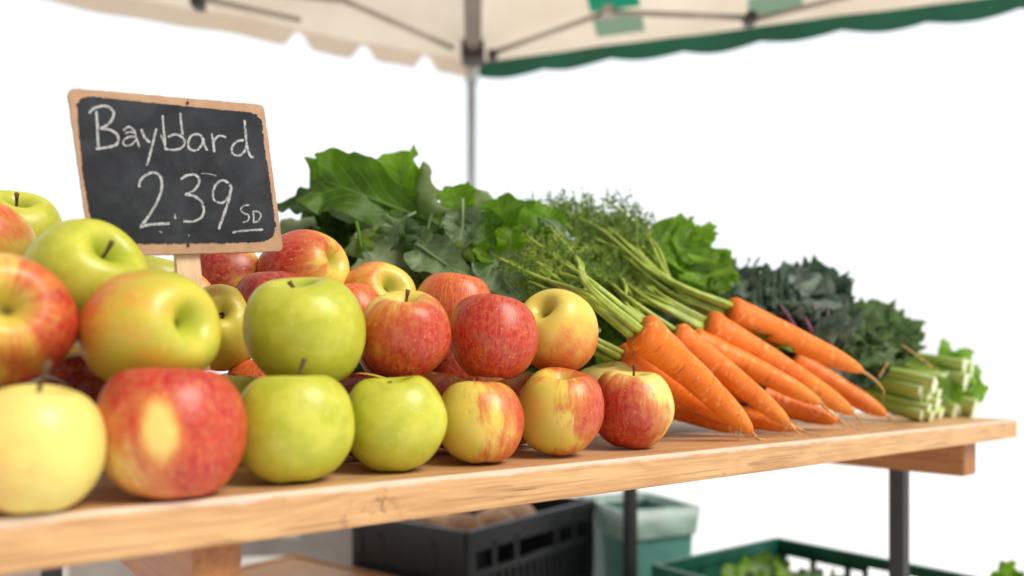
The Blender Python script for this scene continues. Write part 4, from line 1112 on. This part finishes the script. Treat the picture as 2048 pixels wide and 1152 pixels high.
for i, (a, b_, lab) in enumerate(((.09, .09, 'tan potato nearest the front corner of the black crate'), (.21, .09, 'tan potato in the middle of the black crate front side'), (.32, .10, 'tan potato at the right end of the black crate'), (.12, .21, 'tan potato further back in the black crate'))):
    c = nc + ax2 * a + ay2 * b_; c.z = hz + 0.225
    bmx = bmesh.new(); bmesh.ops.create_icosphere(bmx, subdivisions=4, radius=0.05)
    for v in bmx.verts:
        q = v.co.copy(); v.co = V((q.x * 1.25, q.y * .95, q.z * .85)) * (1 + .16 * noise.noise(q * 22 + V((i * 3, 0, 0))))
    me = bpy.data.meshes.new('potato'); bmx.to_mesh(me); bmx.free(); me.materials.append(POT)
    me.polygons.foreach_set('use_smooth', [True] * len(me.polygons))
    o = bpy.data.objects.new('potato', me); COL.objects.link(o); o.location = c; o.rotation_euler = (0, 0, i)
    tag(o, lab, 'potato', 'potatoes in the black crate')


def carton(label, c, sx, sy, h, rz, mat):
    root = empty('carton', (c[0], c[1], 0), label, 'carton', rz=rz)
    mb = MB(); mb.box((0, 0, h / 2), (sx, sy, h)); mb.build('box', mat, root, local=True, bevel=0.006)
    for sg in (-1, 1):
        mb = MB(); mb.box((0, sg * (sy / 4 + .001), h + .002), (sx - .004, sy / 2 - .004, .003)); mb.build('flap', mat, root, smooth=False, local=True)
    mb = MB(); mb.box((0, -sy / 2 - .0008, h * .86), (.05, .0012, h * .2)); mb.build('tape', CARDW, root, smooth=False, local=True)
    return root


c = at(615, 1100, 2.35); carton('tall grey cardboard box standing behind the black crate', (c.x - .05, c.y + .1), .44, .30, .50, .1, CARD)
c = at(545, 1140, 2.05); carton('low pale cardboard box left of the wooden crate', (c.x - .02, c.y), .16, .16, .365, .1, CARDW)

c = at(110, 1140, 1.75); carton('dull grey cardboard box behind the left table beam', (c.x, c.y + .1), .55, .22, .47, .1, CARD)

# teal bin
tb = at(1272, 1005, 2.15)
bin_ = empty('storage_bin', (tb.x, tb.y, 0), 'tall teal plastic bin with pale liner behind the table leg', 'bin', rz=0.35)
hb = tb.z
rows = []; ar = []
def rr_rect(w, d, r, z, n=6):
    out = []
    for cx_, cy_, a0 in ((w - r, d - r, 0), (-w + r, d - r, 90), (-w + r, -d + r, 180), (w - r, -d + r, 270)):
        for i in range(n):
            q = math.radians(a0 + 90 * i / (n - 1)); out.append(V((cx_ + r * math.cos(q), cy_ + r * math.sin(q), z)))
    return out
mb = MB()
prof = [(.088, .005), (.092, .01), (.108, hb - .03), (.108, hb - .028), (.116, hb - .026), (.116, hb - .006), (.112, hb), (.104, hb), (.102, hb - .05), (.086, .02)]
rows = [rr_rect(k, k * 1.25, .02, z) for k, z in prof]
mb.grid(rows, [[(0, 0, 0)] * len(rows[0])] * len(rows), closed=True)
b = len(mb.v)
mb.face([mb.vert(q) for q in rows[0]][::-1]); mb.face([mb.vert(q) for q in rows[-1]])
mb.build('bucket', P_TEAL, bin_, local=True, smooth=False)
mb = MB(); lin = []
for z, k in ((hb - .02, .100), (hb + .004, .104), (hb + .002, .119), (hb - .07, .1135)):
    rw = rr_rect(k, k * 1.25, .022, z, 9)
    lin.append([q + V((0, 0, 0.012 * noise.noise(q * 30))) + V((q.x, q.y, 0)) * 0.03 * (noise.noise(q * 55)) for q in rw])
mb.grid(lin, [[(0, 0, 0)] * len(lin[0])] * 4, closed=True)
mb.build('liner', simple_mat('liner_film', (0.24, 0.36, 0.32), 0.4, 0.3, 14), bin_, local=True)

# ------------------------------------------------------------------ market tent
t = NT('tent_fabric'); lu = t.sep(t.attr()); co = t.objco()
su0 = t.step(lu[0], 0.30, 0.31)
su = t.math('FRACT', t.math('ADD', t.math('DIVIDE', lu[0], 0.525), 0.045))
st_ = t.math('MULTIPLY', t.step(su, 0.004, 0.012), t.step(su, 0.335, 0.343, 1, 0))
st_ = t.math('MULTIPLY', t.math('MULTIPLY', st_, su0), t.step(lu[1], 0.052, 0.056))
row_ = t.math('MULTIPLY', t.step(lu[1], 0.143, 0.147), t.step(lu[1], 0.175, 0.179, 1, 0))
st_ = t.math('MULTIPLY', st_, t.math('SUBTRACT', 1.0, row_))
st_ = t.math('MULTIPLY', st_, lu[2])
n = t.noise(co, 3, 4)
beige = t.mix(t.step(n, 0.3, 0.7), (0.71, 0.60, 0.47), (0.81, 0.71, 0.58))
grn = t.mix(t.step(lu[1], 0.15, 0.17), (0.20, 0.30, 0.21), (0.015, 0.24, 0.13))
col = t.mix(st_, beige, grn)
d_ = t.bsdf(col, 0.8, t.bump(t.noise(co, 14, 3), 0.25, 0.01), 0.2)
tr = t.new('ShaderNodeBsdfTranslucent'); t.link(col, tr.inputs[0])
mx = t.new('ShaderNodeMixShader'); mx.inputs[0].default_value = 0.55; t.link(d_, mx.inputs[1]); t.link(tr.outputs[0], mx.inputs[2])
FAB = t.done(mx.outputs[0])
VAL_G = simple_mat('green_valance', (0.008, 0.115, 0.062), 0.7, 0.15, 5)
t = NT('beige_valance'); co = t.objco()
col = t.mix(t.noise(co, 4, 3), (0.66, 0.53, 0.40), (0.76, 0.63, 0.49))
tr = t.new('ShaderNodeBsdfTranslucent'); t.link(col, tr.inputs[0])
mx = t.new('ShaderNodeMixShader'); mx.inputs[0].default_value = 0.5; t.link(t.bsdf(col, 0.8, None, 0.2), mx.inputs[1]); t.link(tr.outputs[0], mx.inputs[2])
VAL_B = t.done(mx.outputs[0])
BAR = simple_mat('bronze_bar', (0.38, 0.31, 0.25), 0.5, 0.2, 9)
POLE = simple_mat('steel_pole', (0.42, 0.44, 0.47), 0.42, 0.15, 6)
BRK = simple_mat('dark_bracket', (0.035, 0.025, 0.02), 0.5, 0.3, 20)

TC = at(943, 128, 3.0)                      # eave corner
dl = V((-1.28, -0.63, 0)).normalized(); dr_ = V((1.75, -0.55, 0)).normalized()
tl_ = TC + dl * 2.7; tr_ = TC + dr_ * 3.0
apex = V((-0.06, 0.75, TC.z + 0.78))
tent = empty('market_tent', (TC.x, TC.y, 0), 'beige market tent with green striped roof panel, scalloped edges and steel corner pole', 'tent')


def roof_panel(a, b, ap, green):
    mb = MB(); n = 24; m = 20; L = (b - a).length; e = (b - a).normalized(); rows = []; ar = []
    upn = (ap - a); H = (upn - e * upn.dot(e)).length
    for i in range(m + 1):
        s_ = i / m; row = []; a_ = []
        for j in range(n + 1):
            q = a.lerp(b, j / n).lerp(ap, s_)
            sag = 0.05 * math.sin(math.pi * j / n) * math.sin(math.pi * s_)
            q = q - V((0, 0, sag)); row.append(q); a_.append(((q - a).dot(e), s_ * H, 1.0 if green else 0.0))
        rows.append(row); ar.append(a_)
    mb.grid(rows, ar); return mb.build('roof_panel', FAB, tent)


roof_panel(TC, tr_, apex, True)
roof_panel(tl_, TC, apex, False)


def valance(a, b, drop, scal, mat, inset=0.0, notch=False):
    mb = MB(); n = 160; L = (b - a).length; rows = [[], []]; e = (b - a).normalized()
    nn = V((-e.y, e.x, 0))
    for j in range(n + 1):
        q = a.lerp(b, j / n); x = L * j / n
        w = nn * (0.012 * math.sin(x * 9) + 0.006 * math.sin(x * 23))
        if notch:
            f = (x - 0.19) / 0.235; f = f - round(f); dp = drop - scal * math.exp(-(abs(f) / 0.135) ** 3)
            if x > 0.80: dp = drop
        else:
            dp = drop + scal * (abs(math.sin(math.pi * x / 0.26)) ** 0.8 - 0.5)
        rows[0].append(q + V((0, 0, 0.003)) + w * 0.2); rows[1].append(q - V((0, 0, dp)) + w)
    mb.grid(rows, [[(0, 0, 0)] * (n + 1)] * 2); return mb.build('valance', mat, tent)


up = V((0, 0, 0.0))
valance(TC + dr_ * .03 - V((0, .004, 0.0)), tr_, 0.060, 0.014, VAL_G)
valance(TC + dl * .0 - V((0, .004, 0.0)), tl_, 0.060, 0.055, VAL_B, notch=True)


def bar(p, q, r=0.014, name='roof_bar', mat=None, seg=10):
    mb = MB(); mb.tube([p, V(p).lerp(V(q), .5), q], r, seg); return mb.build(name, mat or BAR, tent)


bar((TC.x, TC.y, 0), TC + V((0, 0, -.02)), 0.0165, 'pole', POLE, 14)
bar(TC + V((0, 0, -.07)), TC + V((0, 0, .02)), 0.026, 'pole_sleeve', simple_mat('sleeve_grey', (.5, .48, .45), .5, .1, 9), 14)
mb = MB(); mb.box(at(946, 106, 2.86), (.085, .085, .075)); mb.build('corner_bracket', BRK, tent, bevel=.01)
bar(at(946, 92, 2.84), at(944, -330, 1.75), 0.030, 'hip_bar', simple_mat('hip_brown', (.20, .15, .115), .6, .25, 7))
for P_ in (((992, 104, 2.84), (1215, 24, 2.62)), ((1215, 24, 2.62), (1500, 36, 2.48)), ((1490, 44, 2.50), (1830, -40, 2.32)), ((905, 96, 2.84), (690, 2, 2.58)), ((690, 2, 2.58), (380, -30, 2.30)), ((600, 40, 2.62), (400, -4, 2.40))):
    bar(at(*P_[0]), at(*P_[1]), .0095, 'truss_bar')
for P_ in ((1500, 38, 2.46), (396, 6, 2.36), (1215, 24, 2.60), (985, 112, 2.84)):
    mb = MB(); mb.box(at(*P_), (.035, .05, .035)); mb.build('truss_joint', BRK if P_[0] != 1215 else BAR, tent, bevel=.006)
for q in (tl_, tr_): bar((q.x, q.y, 0), q, 0.0165, 'pole', POLE, 14)

# ------------------------------------------------------------------ ground, light, camera
t = NT('pale_paving'); co = t.objco()
n = t.noise(co, 0.8, 5); col = t.mix(n, (0.86, 0.87, 0.87), (0.91, 0.92, 0.92))
GM = t.done(t.bsdf(col, 0.8, t.bump(t.noise(co, 40, 3), .2, .003), .2))
mb = MB(); mb.grid([[(-400, y, 0), (400, y, 0)] for y in (-400, 400)], [[(0, 0, 0)] * 2] * 2)
tag(mb.build('ground', GM, smooth=False), kind='structure')

SUN_EL, SUN_AZ = math.radians(46), math.radians(118)     # behind the viewer's right shoulder
w = bpy.data.worlds.new('World'); SC.world = w; w.use_nodes = True
nt = w.node_tree; nt.nodes.clear()
out = nt.nodes.new('ShaderNodeOutputWorld'); sky = nt.nodes.new('ShaderNodeTexSky')
sky.sky_type = 'NISHITA'; sky.sun_disc = False; sky.sun_elevation = SUN_EL; sky.sun_rotation = SUN_AZ
sky.air_density = 1.0; sky.dust_density = 5.0; sky.ozone_density = 1.0
bg = nt.nodes.new('ShaderNodeBackground'); bg.inputs[1].default_value = 0.05; nt.links.new(sky.outputs[0], bg.inputs[0])
haze = nt.nodes.new('ShaderNodeBackground'); haze.inputs[0].default_value = (0.985, 1.0, 1.0, 1)
# bright thin overcast on the far side of the market, dimmer sky behind the viewer
tc = nt.nodes.new('ShaderNodeTexCoord'); sx = nt.nodes.new('ShaderNodeSeparateXYZ'); nt.links.new(tc.outputs['Generated'], sx.inputs[0])
mr = nt.nodes.new('ShaderNodeMapRange'); mr.interpolation_type = 'SMOOTHSTEP'
for i, k in ((1, -0.10), (2, 0.66), (3, 0.21), (4, 0.99)): mr.inputs[i].default_value = k
nt.links.new(sx.outputs[1], mr.inputs[0]); nt.links.new(mr.outputs[0], haze.inputs[1])
ads = nt.nodes.new('ShaderNodeAddShader'); nt.links.new(bg.outputs[0], ads.inputs[0]); nt.links.new(haze.outputs[0], ads.inputs[1])
nt.links.new(ads.outputs[0], out.inputs[0])
sd = bpy.data.lights.new('sun', 'SUN'); sd.energy = 3.1; sd.angle = math.radians(30); sd.color = (1, 0.95, 0.87)
so = bpy.data.objects.new('sun', sd); COL.objects.link(so)
dirv = V((math.sin(SUN_AZ) * math.cos(SUN_EL), math.cos(SUN_AZ) * math.cos(SUN_EL), math.sin(SUN_EL)))
so.rotation_euler = dirv.to_track_quat('Z', 'Y').to_euler(); so.location = dirv * 20

cd = bpy.data.cameras.new('camera'); cam = bpy.data.objects.new('camera', cd); COL.objects.link(cam)
cam.location = (0, 0, CAM_Z); cam.rotation_euler = (math.pi / 2, 0, 0)
cd.sensor_width = 36; cd.lens = F / 2048 * 36; cd.shift_y = (746 - 576) / 2048
cd.clip_start = 0.02; cd.clip_end = 2000
cd.dof.use_dof = True; cd.dof.focus_distance = 0.70; cd.dof.aperture_fstop = 2.7; cd.dof.aperture_blades = 0
SC.camera = cam
SC.render.engine = 'CYCLES'
SC.view_settings.view_transform = 'Standard'; SC.view_settings.look = 'None'; SC.view_settings.exposure = 0; SC.view_settings.gamma = 1
SC.cycles.use_denoising = True
SC.cycles.transparent_max_bounces = 12
SC.cycles.max_bounces = 8
